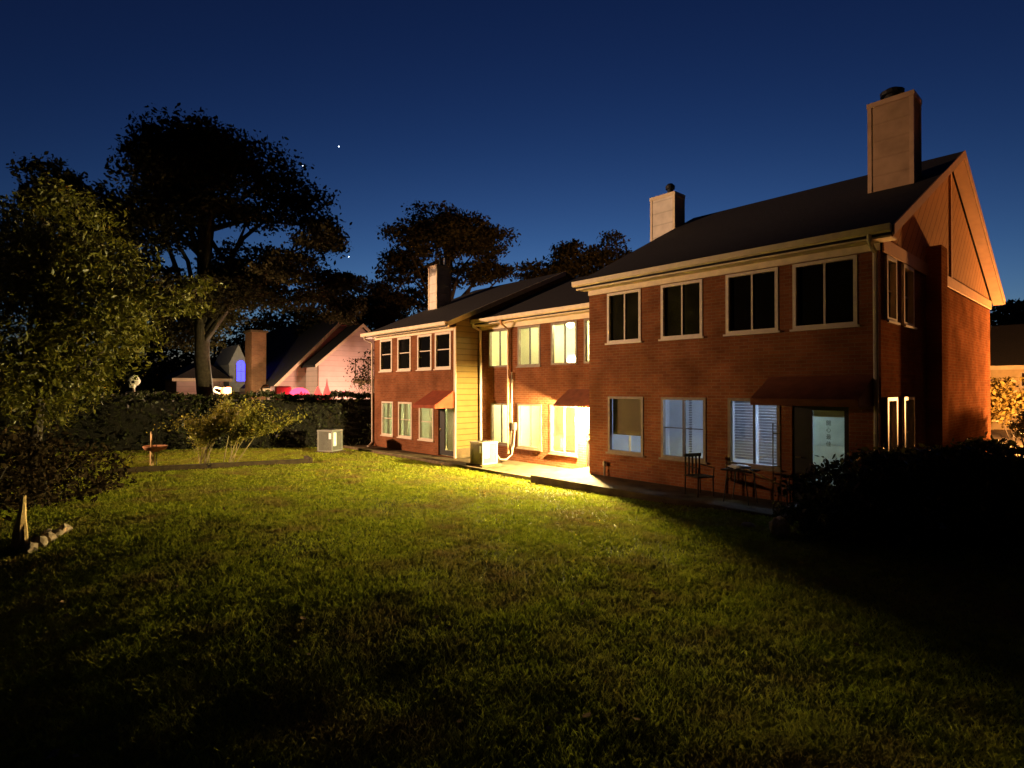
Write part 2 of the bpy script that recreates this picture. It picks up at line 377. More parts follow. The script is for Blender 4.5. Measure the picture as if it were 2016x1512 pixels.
# ------------------------------------------------------------------ windows, doors, walls
def TF(Y): return lambda u, d, z: (u, Y+d, z)          # wall looking towards the lawn (-Y): d goes inwards
def TX(X): return lambda u, d, z: (X-d, u, z)          # wall looking sideways (+X)
def wall_with_holes(b, T, u0, u1, z0, z1, holes, depth=.13):
    us = sorted({u0, u1, *[h[0] for h in holes], *[h[1] for h in holes]}); us = [u for u in us if u0 <= u <= u1]
    zs = sorted({z0, z1, *[h[2] for h in holes], *[h[3] for h in holes]}); zs = [z for z in zs if z0 <= z <= z1]
    for i in range(len(us)-1):
        for j in range(len(zs)-1):
            uc = (us[i]+us[i+1])/2; zc = (zs[j]+zs[j+1])/2
            if any(h[0] < uc < h[1] and h[2] < zc < h[3] for h in holes): continue
            b.add([T(us[i], 0, zs[j]), T(us[i+1], 0, zs[j]), T(us[i+1], 0, zs[j+1]), T(us[i], 0, zs[j+1])], [(0, 1, 2, 3)])
    for a, c, e, g in holes:
        q = [(a, e), (c, e), (c, g), (a, g)]
        for k in range(4):
            s, t = q[k], q[(k+1) % 4]
            b.add([T(s[0], 0, s[1]), T(t[0], 0, t[1]), T(t[0], depth, t[1]), T(s[0], depth, s[1])], [(0, 1, 2, 3)])
def window(root, T, u0, u1, z0, z1, style='slider', frame='frame_pale', glass='darkglass', mull=None, d0=-.02, fw=.065, sill=True, label=None, mz=.5):
    f = MB(); m = .003; d1 = .09
    f.tbox(T, u0-m, u0+fw, d0, d1, z0-m, z1+m); f.tbox(T, u1-fw, u1+m, d0, d1, z0-m, z1+m)
    f.tbox(T, u0+fw, u1-fw, d0, d1, z0-m, z0+fw); f.tbox(T, u0+fw, u1-fw, d0, d1, z1-fw, z1+m)
    if sill: f.tbox(T, u0-.05, u1+.05, d0-.04, d0+.001, z0-.045, z0-m-.001)
    w = f.build('window', M[frame], root)
    if label: w['label'] = label
    um, zm = (u0+u1)/2, z0+(z1-z0)*mz
    g = MB(); h = .018
    if style in ('slider', 'cross'): g.tbox(T, um-h-(.015 if style == 'cross' else 0), um+h+(.015 if style == 'cross' else 0), .03, .085, z0+fw, z1-fw)
    if style in ('hung',): g.tbox(T, u0+fw, u1-fw, .03, .085, zm-h, zm+h)
    if style == 'cross':
        g.tbox(T, u0+fw, um-h-.0155, .04, .08, zm-.012, zm+.012); g.tbox(T, um+h+.0155, u1-fw, .04, .08, zm-.012, zm+.012)
    if style != 'plain': g.build('mullion', M[mull or frame], w)
    q = MB(); q.tbox(T, u0+fw, u1-fw, .060, .066, z0+fw, z1-fw)
    q.build('pane', M[glass], w)
    return w
def awning(root, X0, X1, Y, proj, z0, z1, mat, label=None, val=.14):
    b = MB(); t = .012
    s = [(X0, Y, z1), (X1, Y, z1), (X1, Y-proj, z0), (X0, Y-proj, z0)]
    n = Vector((0, -(z1-z0), -proj)).normalized()*t*-1
    # sloping cloth with two side cheeks and a scalloped-free valance, each a thin solid
    b.add(s+[tuple(Vector(p)-Vector((0, 0, t*1.5))) for p in s], [(0, 1, 2, 3), (7, 6, 5, 4), (0, 4, 5, 1), (1, 5, 6, 2), (2, 6, 7, 3), (3, 7, 4, 0)])
    for X, e in ((X0, t), (X1-t, t)):
        b.prism([(X, Y, z1-.02), (X, Y-proj+.03, z0-.005), (X, Y-proj+.03, z0-val), (X, Y, z0-val)], (e, 0, 0))
    b.box(X0, X1, Y-proj-.004, Y-proj+.008, z0-val, z0-.012)
    o = b.build('awning', mat, root)
    if label: o['label'] = label
    fr = MB(); fr.tube([(X0+.04, Y-.01, z0-val+.03), (X0+.04, Y-proj+.03, z0-val+.03), (X1-.04, Y-proj+.03, z0-val+.03), (X1-.04, Y-.01, z0-val+.03)], .012, 6)
    fr.build('awning_rail', M['black_metal'], o)
    return o
def gable_roof(root, X0, X1, Yf, Yb, Yr, zf, zr, zb, th=.16, mat='shingle', name='roof'):
    b = MB()
    prof = [(Yf, zf), (Yr, zr), (Yb, zb), (Yb, zb-th), (Yr, zr-th*1.1), (Yf, zf-th)]
    b.prism([(X0, y, z) for y, z in prof], (X1-X0, 0, 0))
    return b.build(name, M[mat], root)
def room(root, X0, X1, Y0, Y1, z0, z1, mat, name='room', floor='carpet'):
    b = MB()
    b.add([(X0,Y0,z0),(X1,Y0,z0),(X1,Y1,z0),(X0,Y1,z0),(X0,Y0,z1),(X1,Y0,z1),(X1,Y1,z1),(X0,Y1,z1)], [(4,5,6,7),(1,2,6,5),(2,3,7,6),(3,0,4,7)])
    o = b.build(name, M[mat], root)
    MB().add([(X0,Y0,z0),(X1,Y0,z0),(X1,Y1,z0),(X0,Y1,z0)], [(0,1,2,3)]).build('room_floor', M[floor], o)
    return o
def globe(root, c, r, colr, s, name='bulb', n=10, m=6):
    o = MB().ball(c, r, n, m).build(name, emit_mat(name+' glow', colr, s), root, smooth=True); return o
def chimney(root, x0, x1, y0, y1, z0, z1, mat, cap=(0, 0, .12, .3), trim='cream'):
    b = MB(); b.box(x0, x1, y0, y1, z0, z1)
    o = b.build('chimney', M[mat], root)
    t = MB(); w = .07; e = .018
    for xx in ((x0-e, x0+w), (x1-w, x1+e)): t.box(*xx, y0-e, y0-.002, z0, z1-.0905)
    t.box(x1+.002, x1+e, y0-e+.021, y0+w, z0, z1-.0905); t.box(x1+.002, x1+e, y1-w, y1+e, z0, z1-.0905)
    t.box(x0-.03, x1+.03, y0-.03, y1+.03, z1-.09, z1+.03)
    t.build('chimney_trim', M[trim], o)
    cx, cy, r, h = cap; cx += (x0+x1)/2; cy += (y0+y1)/2
    f = MB(); f.lathe([(r*.8, 0), (r*.8, h*.55), (r*1.25, h*.56), (r*1.3, h*.8), (r*.7, h)], (cx, cy, z1+.03), 14)
    f.build('flue_cap', M['black_metal'], o)
    return o
def downspout(root, pts, mat, r=.045):
    return MB().tube(pts, r, 8).build('downspout', M[mat], root)

# ------------------------------------------------------------------ right house (dark, nearest)
BX0, BX1, BY, BB = -10.56, -3.30, 12.5, 24.45
hb = thing('townhouse', (BX1, BY, .16), 'nearest red brick house with dark upper windows and tan gable end', 'house', 'attached brick houses')
T = TF(BY)
BU = [(-9.90, -8.79), (-8.17, -7.02), (-6.42, -5.23), (-4.92, -3.70)]
BG = [(-9.88, -8.72), (-8.17, -6.94), (-6.38, -5.20)]
hol = [(a, b, 3.86, 5.24) for a, b in BU]+[(a, b, .84, 2.38) for a, b in BG]+[(-4.95, -3.86, .16, 2.28)]
sidew = [(12.75, 13.42, 3.93, 5.20), (13.92, 14.72, 3.93, 5.20), (12.75, 13.42, .95, 2.42), (13.92, 14.72, .95, 2.42)]
w = MB(); wall_with_holes(w, T, BX0, BX1, -.3, 5.45, hol)
wall_with_holes(w, TX(BX1), BY, BB, -.3, 5.24, sidew)
w.add([(BX0,BB,-.3),(BX1,BB,-.3),(BX1,BB,5.45),(BX0,BB,5.45)], [(0,1,2,3)])
w.add([(BX0,BY,-.3),(BX0,BB,-.3),(BX0,BB,5.45),(BX0,BY,5.45)], [(0,1,2,3)])
w.add([(BX0,BY,5.4),(BX0,BB,5.4),(BX0,18.5,8.45)], [(0,1,2)])
w.build('wall', M['brick'], hb)
RF = (12.1, 24.95, 18.52, 5.60, 8.78, 5.60)
gable_roof(hb, -10.74, -3.0, *RF)
# gable: slanted boards each side of an upright, band below, rake boards
g = MB(); g.add([(BX1+.012,12.62,5.50),(BX1+.012,24.4,5.50),(BX1+.012,18.5,8.45)], [(0,1,2)])
g.add([(BX1,12.62,5.2),(BX1,24.4,5.2),(BX1,24.4,5.5),(BX1,12.62,5.5)], [(0,1,2,3)])
g.build('gable_siding', M['siding_tan'], hb)
t = MB(); t.box(BX1+.014, BX1+.05, 12.55, 24.42, 5.235, 5.50); t.box(BX1+.014, BX1+.045, 18.44, 18.56, 5.501, 8.35)
t.build('gable_trim', pmat('tan trim', (.46, .235, .105), .6, .1, 5), hb)
t = MB()
for (y0, z0), (y1, z1) in (((12.1, 5.60), (18.52, 8.78)), ((24.95, 5.60), (18.52, 8.78))):
    t.prism([(-2.995, y0, z0-.17), (-2.995, y1, z1-.19), (-2.995, y1, z1+.012), (-2.995, y0, z0+.012)], (.03, 0, 0))
t.build('rake_board', pmat('tan rake board', (.40, .21, .095), .6, .1, 5), hb)
so = MB(); so.prism([(-3.27, 12.16, 5.43), (-3.27, 18.52, 8.585), (-3.27, 24.9, 5.43), (-3.27, 24.9, 5.41), (-3.27, 18.52, 8.56), (-3.27, 12.16, 5.41)], (.268, 0, 0))
so.build('rake_soffit', pmat('tan soffit', (.34, .17, .075), .7, .1, 5), hb)
# eave: gutter, frieze and soffit
e = MB(); e.prism([(-10.76, 12.095, 5.62), (-10.76, 12.095, 5.50), (-10.76, 12.03, 5.47), (-10.76, 11.97, 5.50), (-10.76, 11.96, 5.62)], (7.75, 0, 0))
e.build('gutter', M['cream'], hb)
e = MB(); e.box(-10.72, -3.03, 12.11, 12.492, 5.40, 5.435); e.build('soffit', M['cream'], hb)
e = MB(); e.box(BX0, BX1, 12.455, 12.497, 5.262, 5.398); e.build('frieze', M['cream'], hb)
for k, (a, b) in enumerate(BU): window(hb, T, a, b, 3.86, 5.24, glass='olive_glass' if k < 2 else 'darkglass')
window(hb, T, *BG[0], .84, 2.38, 'plain', glass='glass', frame='frame_brown', label='window with a brown shade drawn down to its lower third')
window(hb, T, *BG[1], .84, 2.38, 'cross', glass='glass', mull='mullion', frame='frame_brown', label='four pane window glowing dim blue grey')
window(hb, T, *BG[2], .84, 2.38, 'slider', glass='glass', mull='mullion', frame='frame_brown', label='window with white slat blinds lit from inside')
for a in sidew: window(hb, TX(BX1), *a, 'hung', d0=-.05, glass='darkglass')
# window coverings of the ground floor
bl = MB(); bl.box(-9.81, -8.79, 12.63, 12.634, 1.33, 2.32); bl.build('shade', M['shade'], hb)
bl = MB(); bl.box(-9.27, -9.21, 12.63, 12.66, .9, 1.33); bl.build('shade_bracket', M['plastic_white'], hb)
def slats(x0, x1, z0, z1, gap=0.048, tilt=.35, y=12.68):
    b = MB(); z = z1
    while z > z0:
        b.add([(x0, y-.017, z-.5*tilt*.05), (x1, y-.017, z-.5*tilt*.05), (x1, y+.017, z+.5*tilt*.05), (x0, y+.017, z+.5*tilt*.05)], [(0, 1, 2, 3)])
        z -= gap
    b.box(x0, x1, y-.02, y+.02, z1+.02, z1+.05)
    return b.build('blind', M['blind'], hb)
slats(-6.31, -5.83, .95, 2.28, .064, 1.0); slats(-5.75, -5.27, .9, 2.28, .064, 1.0); slats(-7.50, -7.41, .9, 2.30, .06, .6)
globe(hb, (-4.9, 13.6, 2.3), .05, (.85, 1., .88), 130, 'room_light')  # small unseen light added inside the door to backlight the scroll
room(hb, BX0+.15, BX1-.05, 12.64, 16.4, .17, 2.55, 'room_grey')
cl = globe(hb, (-6.55, 14.3, 2.35), .10, (.50, .63, 1.), 110, 'room_light')
# door with a lit pane behind which a paper scroll hangs
d = MB()
d.box(-4.95, -4.56, 12.53, 12.585, .20, 2.26); d.box(-3.95, -3.86, 12.53, 12.585, .20, 2.26); d.box(-4.5595, -3.9505, 12.53, 12.585, .20, .62); d.box(-4.5595, -3.9505, 12.53, 12.585, 2.15, 2.26)
dr = d.build('door', M['door_dark'], hb)
MB().box(-4.56, -3.95, 12.555, 12.561, .62, 2.15).build('pane', M['glass'], dr)
MB().tube([(-4.86, 12.53, 1.15), (-4.86, 12.47, 1.15), (-4.76, 12.47, 1.15)], .012, 6).build('handle', M['brass'], dr)
sg = MB().box(-4.56, -3.95, 12.60, 12.604, .62, 2.01).build('paper_scroll', M['paper'], hb)
MB().box(-4.56, -3.95, 12.598, 12.606, 2.012, 2.15).build('scroll_band', M['paper_band'], sg)
def writing():
    cu = bpy.data.curves.new('scroll_characters', 'FONT'); cu.body = '\u958b\n\u5fc3\n\u6700\n\u4f73'; cu.size = .115; cu.align_x = 'CENTER'; cu.space_line = 1.25
    t = bpy.data.objects.new('scroll_characters_curve', cu); col.objects.link(t)
    dg = bpy.context.evaluated_depsgraph_get(); me = bpy.data.meshes.new_from_object(t.evaluated_get(dg))
    bpy.data.objects.remove(t)
    vs = [Vector((-4.265+v.co.x*.85, 12.5985, 1.85+v.co.y)) for v in me.vertices]
    b = MB(); b.v = [tuple(v) for v in vs]; b.f = [tuple(q.vertices) for q in me.polygons]
    b.build('scroll_characters', M['ink'], sg)
writing()
awning(hb, -5.42, -3.42, BY, .92, 2.40, 2.86, M['awning_dark'], 'dark brown awning over the dark door')
M['siding_tan_plain'] = siding_mat('tan chimney boards', (.46, .29, .17), 0, .42, var=.25, gapc=.9); M['tan'] = pmat('tan painted trim', (.46, .29, .17), .6, .15, 4)
chimney(hb, -4.38, -3.47, 15.68, 16.35, 6.9, 9.52, 'siding_tan_plain', (-.05, .05, .2, .35), 'tan')
MB().box(BX1+.001, -3.0, 15.95, 16.55, -.3, 5.9).build('chimney_chase', M['brick'], hb)
downspout(hb, [(-3.36, 12.03, 5.5), (-3.36, 12.05, 5.36), (-3.36, 12.40, 5.2), (-3.36, 12.42, .25), (-3.33, 12.25, .2)], 'frame_pale')
MB().tube([(-9.95, 12.42, .16), (-9.95, 12.42, .5)], .022, 8).lathe([(.05, 0), (.05, .1), (.03, .13)], (-9.95, 12.42, .45), 10).build('gas_valve', M['pipe_grey'], hb)

# ------------------------------------------------------------------ middle house (lit)
AX0, AX1, AY = -17.03, -10.56, 13.66
ha = thing('townhouse', (-13.8, AY, 0), 'middle red brick house with every window lit and a glaring porch lamp', 'house', 'attached brick houses')
T = TF(AY)
AU = [(-16.48, -15.30, 3.39, 4.80), (-14.86, -13.72, 3.39, 4.80), (-13.20, -12.05, 3.39, 4.80), (-11.75, -10.85, 3.39, 4.80)]
AL = [(-16.36, -15.24, .54, 2.06), (-14.86, -13.65, .50, 2.06), (-13.25, -12.05, .44, 2.06)]
w = MB(); wall_with_holes(w, T, AX0, AX1, -.3, 5.05, AU+AL+[(-11.68, -10.75, .0, 2.05)])
w.build('wall', M['brick'], ha)
gable_roof(ha, AX0+.02, -10.5, 13.26, 24.4, 18.5, 5.18, 7.42, 5.0)
e = MB(); e.prism([(-16.95, 13.255, 5.20), (-16.95, 13.255, 5.08), (-16.95, 13.19, 5.05), (-16.95, 13.13, 5.08), (-16.95, 13.12, 5.20)], (6.38, 0, 0)); e.build('gutter', M['cream'], ha)
MB().box(-17.0, -10.57, 13.27, 13.652, 4.985, 5.02).build('soffit', M['cream'], ha)
MB().box(-17.0, -10.57, 13.615, 13.657, 4.822, 4.983).build('frieze', M['cream'], ha)
for k, a in enumerate(AU): window(ha, T, *a, 'slider', glass='glass', frame='frame_brown', mull='mullion', sill=(k == 1))
for k, a in enumerate(AL): window(ha, T, *a, 'slider', glass='glass', frame='frame_brown', mull='mullion' if k < 2 else 'frame_brown')
room(ha, AX0+.1, AX1-.05, 13.80, 15.6, 2.75, 5.0, 'room')
room(ha, AX0+.1, AX1-.05, 13.80, 17.6, .01, 2.45, 'room_white')
globe(ha, (-12.97, 14.35, 4.80), .115, (1., .92, .56), 150, 'room_light')
globe(ha, (-15.2, 14.6, 4.94), .05, (1., .92, .56), 330, 'room_light')  # hidden above the window head, added to brighten the upper windows
globe(ha, (-11.4, 14.9, 4.94), .05, (1., .92, .56), 160, 'room_light')  # another hidden light, added to even out the upper windows
cl = globe(ha, (-13.6, 15.3, 2.2), .13, (1., .90, .55), 135, 'room_light')
globe(ha, (-15.6, 15.3, 2.2), .13, (1., .90, .55), 135, 'room_light')
d = MB(); d.box(-11.66, -10.77, 13.70, 13.745, .02, 2.03); dr = d.build('door', M['door_dark'], ha)
MB().ball((-11.58, 13.66, 1.0), .035).build('handle', M['brass'], dr, smooth=True)
MB().ball((-11.58, 13.67, 1.2), .025).build('deadbolt', M['brass'], dr, smooth=True)
awning(ha, -12.42, -10.6, AY, .72, 2.09, 2.58, M['awning_dark'], 'brown awning over the porch lamp', .05)
downspout(ha, [(-16.86, 13.19, 5.08), (-16.86, 13.22, 4.95), (-16.86, 13.56, 4.8), (-16.86, 13.58, .12)], 'frame_pale', .05)
downspout(ha, [(-15.27, 13.19, 5.06), (-15.27, 13.22, 4.93), (-15.27, 13.56, 4.75), (-15.27, 13.58, .25)], 'copper', .045)
# ac conduit: pipe up the wall, disconnect box, flexible whip
MB().tube([(-15.10, 13.59, .2), (-15.10, 13.59, 3.2)], .03, 8).box(-15.02, -14.90, 13.54, 13.655, 1.12, 1.38).build('conduit', M['pipe_grey'], ha)
chimney(ha, -11.73, -10.76, 17.3, 17.92, 6.4, 9.44, 'siding_chimney', (.12, 0, .13, .42))

# ------------------------------------------------------------------ left house
CX0, CX1, CY = -23.25, -17.03, 12.5
hc = thing('townhouse', (-20, CY, 0), 'left brick house with red awning and a cream lap sided side wall', 'house', 'attached brick houses')
T = TF(CY)
CU = [(-22.70, -21.65, 3.36, 4.76), (-21.19, -20.13, 3.36, 4.76), (-19.63, -18.60, 3.36, 4.76), (-18.37, -17.31, 3.36, 4.76)]
CL = [(-22.54, -21.56, .55, 2.03), (-21.12, -20.05, .55, 2.03), (-19.50, -18.48, .55, 2.0)]
w = MB(); wall_with_holes(w, T, CX0, CX1, -.3, 4.97, CU+CL+[(-18.15, -17.13, .02, 2.02)])
w.add([(CX0,CY,-.3),(CX0,24,-.3),(CX0,24,4.97),(CX0,CY,4.97)], [(0,1,2,3)]); w.add([(CX0,CY,4.97),(CX0,24,4.97),(CX0,18.5,7.5)], [(0,1,2)])
w.add([(CX0,24,-.3),(CX1,24,-.3),(CX1,24,4.97),(CX0,24,4.97)], [(0,1,2,3)])
w.build('wall', M['brick'], hc)
sl = (7.8-5.05)/6.4
s = MB(); s.prism([(CX1, CY-.001, .35), (CX1, 20.2, .35), (CX1, 20.2, 7.0), (CX1, 18.5, 7.62), (CX1, CY-.001, 5.05+sl*.4-.17), ], (.03, 0, 0))
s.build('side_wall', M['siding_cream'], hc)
MB().box(CX1-.02, CX1+.028, CY-.001, 13.655, -.3, .349).build('plinth', M['concrete'], hc)
MB().box(CX1-.08, CX1+.045, CY-.03, CY-.002, -.2, 4.93).build('corner_board', M['cream'], hc)
gable_roof(hc, -23.5, -17.0, 12.1, 24.9, 18.5, 5.05, 7.80, 5.05)
t = MB(); t.prism([(-16.995, 12.1, 4.88), (-16.995, 18.5, 7.62), (-16.995, 18.5, 7.815), (-16.995, 12.1, 5.065)], (.03, 0, 0)); t.build('rake_board', M['cream'], hc)
e = MB(); e.prism([(-23.55, 12.095, 5.07), (-23.55, 12.095, 4.95), (-23.55, 12.03, 4.92), (-23.55, 11.97, 4.95), (-23.55, 11.96, 5.07)], (6.58, 0, 0)); e.build('gutter', M['cream'], hc)
MB().box(-23.5, -17.0, 12.11, 12.465, 4.865, 4.885).build('soffit', M['cream'], hc)
MB().box(CX0, CX1-.081, 12.455, 12.497, 4.775, 4.862).build('frieze', M['cream'], hc)
for a in CU: window(hc, T, *a, 'hung', frame='frame_pale', fw=.085, mz=.53)
for a in CL: window(hc, T, *a, 'hung', frame='frame_pale', glass='glass', fw=.07)
room(hc, CX0+.05, CX1-.03, 12.66, 15.5, .01, 2.45, 'room_green')
globe(hc, (-19.6, 14.2, 2.25), .08, (1., .88, .5), 420, 'room_light')
def drape(x0, x1, z0, z1, y, wv=.03, mat='curtain'):
    n = 24; b = MB()
    for i in range(n+1):
        u = i/n; x = x0+(x1-x0)*u; yy = y+wv*math.sin(u*(x1-x0)*45)
        b.v += [(x, yy, z0), (x, yy, z1)]
    b.f = [(2*i, 2*i+2, 2*i+3, 2*i+1) for i in range(n)]
    o = b.build('curtain', M[mat], hc, smooth=True); s = o.modifiers.new('cloth', 'SOLIDIFY'); s.thickness = .004; return o
drape(-22.45, -22.22, .6, 1.98, 12.72); drape(-22.0, -21.62, 1.25, 1.98, 12.72); drape(-21.05, -20.75, .6, 1.98, 12.72); drape(-20.5, -20.1, .6, 1.98, 12.72); drape(-19.1, -18.52, .6, 1.95, 12.72)
d = MB()
d.box(-18.15, -17.80, 12.55, 12.60, .05, 2.0); d.box(-17.24, -17.13, 12.55, 12.60, .05, 2.0); d.box(-17.7995, -17.2405, 12.55, 12.60, .05, .24); d.box(-17.7995, -17.2405, 12.55, 12.60, 1.90, 2.0)
dr = d.build('door', M['door_dark'], hc)
MB().box(-17.80, -17.24, 12.572, 12.578, .24, 1.9).build('pane', M['glass'], dr)
MB().ball((-18.05, 12.52, 1.02), .035).build('handle', M['brass'], dr, smooth=True)
drape(-17.80, -17.24, .24, 1.9, 12.66, .015)
awning(hc, -18.55, -17.10, CY, .9, 1.99, 2.52, M['awning_red'], 'terracotta red awning over the side door', .12)
chimney(hc, -22.9, -22.2, 15.2, 16.0, 6.0, 8.45, 'siding_chimney', (.05, 0, .06, .5))
MB().tube([(-22.28, 15.7, 8.45), (-22.28, 15.7, 8.85)], .05, 8).build('vent_pipe', M['flue'], hc)
MB().tube([(-22.5, 15.55, 6.6), (-22.5, 15.55, 6.6)], .02).v.clear()
downspout(hc, [(-23.32, 12.03, 4.95), (-23.32, 12.06, 4.82), (-23.30, 12.42, 4.65), (-23.28, 12.43, .2), (-23.1, 12.2, .06), (-22.9, 12.0, .04)], 'frame_pale')

# ------------------------------------------------------------------ porch lamp
lp = thing('porch_lamp', (-11.79, AY, 1.70), 'glaring porch lamp on the brick wall under the brown awning', 'lamp')
MB().box(-11.85, -11.73, 13.635, 13.66, 1.66, 1.86).tube([(-11.79, 13.635, 1.82), (-11.72, 13.50, 1.94), (-11.52, 13.30, 2.0), (-11.45, 13.25, 1.965)], .014, 6).build('bracket', M['black_metal'], lp)
MB().lathe([(.09, 0), (.05, .03), (.015, .05)], (-11.45, 13.25, 1.925), 14).build('cap', M['black_metal'], lp)
globe(lp, (-11.45, 13.25, 1.80), .105, (1., .78, .33), 6900, 'lamp_globe', 14, 10)

# ------------------------------------------------------------------ ac units
def ac(name, loc, rz, label, case, coil, h, s=.33, slat=15, group='air conditioners beside the houses'):
    o = thing(name, (0, 0, 0), label, 'air conditioner', group)
    MB().box(-s-.1, s+.1, -s-.1, s+.1, 0, .07).build('pad', M['concrete'], o, .01)
    b = MB()
    for sx in (-1, 1):
        for sy in (-1, 1): b.box(min(sx*s, sx*(s-.06)), max(sx*s, sx*(s-.06)), min(sy*s, sy*(s-.06)), max(sy*s, sy*(s-.06)), .12, h-.061)
    b.box(-s, s, -s, s, .071, .12); b.box(-s-.015, s+.015, -s-.015, s+.015, h-.06, h)
    b.build('casing', M[case], o, .006)
    MB().box(-s+.05, s-.05, -s+.04, s-.04, .12, h-.061).build('coil', M[coil], o)
    g = MB()
    for k in range(slat):
        u = -s+.07+(2*s-.14)*k/(slat-1)
        g.box(u-.009, u+.009, -s+.004, -s+.014, .121, h-.062); g.box(s-.014, s-.004, u-.009, u+.009, .121, h-.062); g.box(u-.009, u+.009, s-.014, s-.004, .121, h-.062); g.box(-s+.004, -s+.014, u-.009, u+.009, .121, h-.062)
    g.build('grille', M[case], o)
    f = MB(); 
    for r in (.08, .14, .2, .26): f.tube([(r*math.cos(a), r*math.sin(a), h+.012) for a in [2*PI*k/24 for k in range(25)]], .005, 4)
    f.lathe([(.07, 0), (.07, .02), (.03, .035)], (0, 0, h), 12)
    f.build('fan_guard', M['black_metal'], o)
    MB().box(s-.059, s+.02, -s+.08, -s+.26, .3, h-.1).box(s-.16, s-.05, -s-.008, -s+.003, h-.36, h-.12).build('label_plate', M['plastic_white'], o)
    o.location = loc; o.rotation_euler = (0, 0, rz); W[o.name] = Vector(loc)
    return o
ac('air_conditioner', (-14.8, 12.05, .0), 0, 'cream air conditioner on the patio beside the cream sided wall', 'ac_cream', 'ac_coil', .82)
ac('air_conditioner', (-22.55, 10.1, gz(-22.55, 10.1)-.01), R(30), 'grey air conditioner on the lawn in front of the dark hedge', 'ac_grey', 'ac_coil_pale', .95, .36, 12)
o = MB().tube([(-14.96, 13.6, 1.12), (-14.96, 13.56, .6), (-14.9, 13.4, .25), (-14.75, 13.0, .12), (-14.6, 12.6, .18), (-14.55, 12.39, .38)], .028, 8).build('conduit_hose', M['pipe_grey'], None, smooth=True)
tag(o, 'pale flexible hose curving from the wall to the cream air conditioner', 'hose')

# ------------------------------------------------------------------ things on the right patio
zb = .16
t = thing('side_table', (-5.75, 11.75, zb), 'small dark folding table with a white bag below the slat blinds', 'table')
MB().box(-6.05, -5.4, 11.5, 12.0, zb+.68, zb+.71).build('tabletop', M['dark_wood'], t, .006)
for sx in (-6.0, -5.45):
    for sy in (11.55, 11.95): MB().tube([(sx, sy, zb), (sx*.7-.3*5.72, sy, zb+.68)], .013, 6).build('leg', M['black_metal'], t)
def blob(c, r, n=3, amp=.25, seed=1, flat=1.):
    bm = bmesh.new(); bmesh.ops.create_icosphere(bm, subdivisions=n, radius=1)
    rs = np.random.default_rng(seed); ph = rs.random((6, 3))*6; fr = rs.uniform(1.5, 4.5, (6, 3))
    out = MB()
    for v in bm.verts:
        s = 1+amp*sum(math.sin(fr[k][0]*v.co.x*2+ph[k][0])*math.sin(fr[k][1]*v.co.y*2+ph[k][1])*math.sin(fr[k][2]*v.co.z*2+ph[k][2]) for k in range(6))*.6
        out.v.append((c[0]+v.co.x*r[0]*s, c[1]+v.co.y*r[1]*s, c[2]+v.co.z*r[2]*s*flat))
    out.f = [tuple(v.index for v in f.verts) for f in bm.faces]; bm.free(); return out
o = blob((-5.72, 11.72, zb+.76), (.22, .13, .055), 3, .3, 3).build('plastic_bag', M['plastic_white'], None, smooth=True); tag(o, 'crumpled white plastic bag on the dark folding table', 'bag')
o = MB().tube([(-6.05, 11.82, zb+.74), (-5.5, 11.62, zb+.735), (-4.75, 11.45, zb+.52)], [.014, .014, .018], 7).build('broom_handle', M['pale_wood'], None, smooth=True); tag(o, 'thin wooden pole lying across the dark folding table', 'pole')
t = thing('plant_stand', (-4.8, 11.35, zb), 'tall thin metal stand with two uprights in front of the slat blinds', 'stand')
MB().tube([(-4.86, 11.35, zb), (-4.86, 11.35, zb+1.75)], .011, 6).tube([(-4.72, 11.38, zb), (-4.72, 11.38, zb+1.75)], .011, 6).build('upright', M['timber'], t)
b = MB()
for z in (.4, .9, 1.55): b.tube([(-4.86, 11.35, zb+z), (-4.72, 11.38, zb+z)], .008, 5)
b.build('crossbar', M['timber'], t)
def chair(loc, rz, label):
    o = thing('patio_chair', (0, 0, 0), label, 'chair', 'chairs on the dark patio')
    MB().box(-.24, .24, -.24, .24, .42, .45).build('seat', M['dark_wood'], o, .01)
    b = MB(); b.box(-.24, .24, .21, .24, .86, .93)
    for k in range(5): b.box(-.2+.1*k-.018, -.2+.1*k+.018, .215, .235, .451, .859)
    b.build('backrest', M['dark_wood'], o)
    for x in (-.22, .22):
        for y in (-.22, .22): MB().tube([(x, y, 0), (x*.95, y, .42)], .018, 6).build('leg', M['dark_wood'], o)
        MB().tube([(x, -.22, .42), (x, -.24, .64), (x, .22, .67)], .016, 6).build('armrest', M['dark_wood'], o)
    o.location = loc; o.rotation_euler = (0, 0, rz); W[o.name] = Vector(loc); return o
chair((-6.75, 11.85, zb), R(70), 'brown slatted patio chair left of the dark folding table')
chair((-4.55, 11.9, zb), R(-60), 'dark slatted patio chair behind the tall thin metal stand')
o = blob((-3.78, 9.05, gz(-3.78, 9.05)+.13), (.13, .2, .17), 3, .2, 9).build('stone', M['pale_wood'], None); tag(o, 'pale upright stone at the foot of the black hedge', 'stone')
o = blob((-4.42, 9.35, gz(-4.42, 9.35)+.03), (.12, .09, .06), 2, .25, 5).build('stone', M['stone'], None, smooth=True); tag(o, 'small flat stone on the grass left of the black hedge', 'stone')

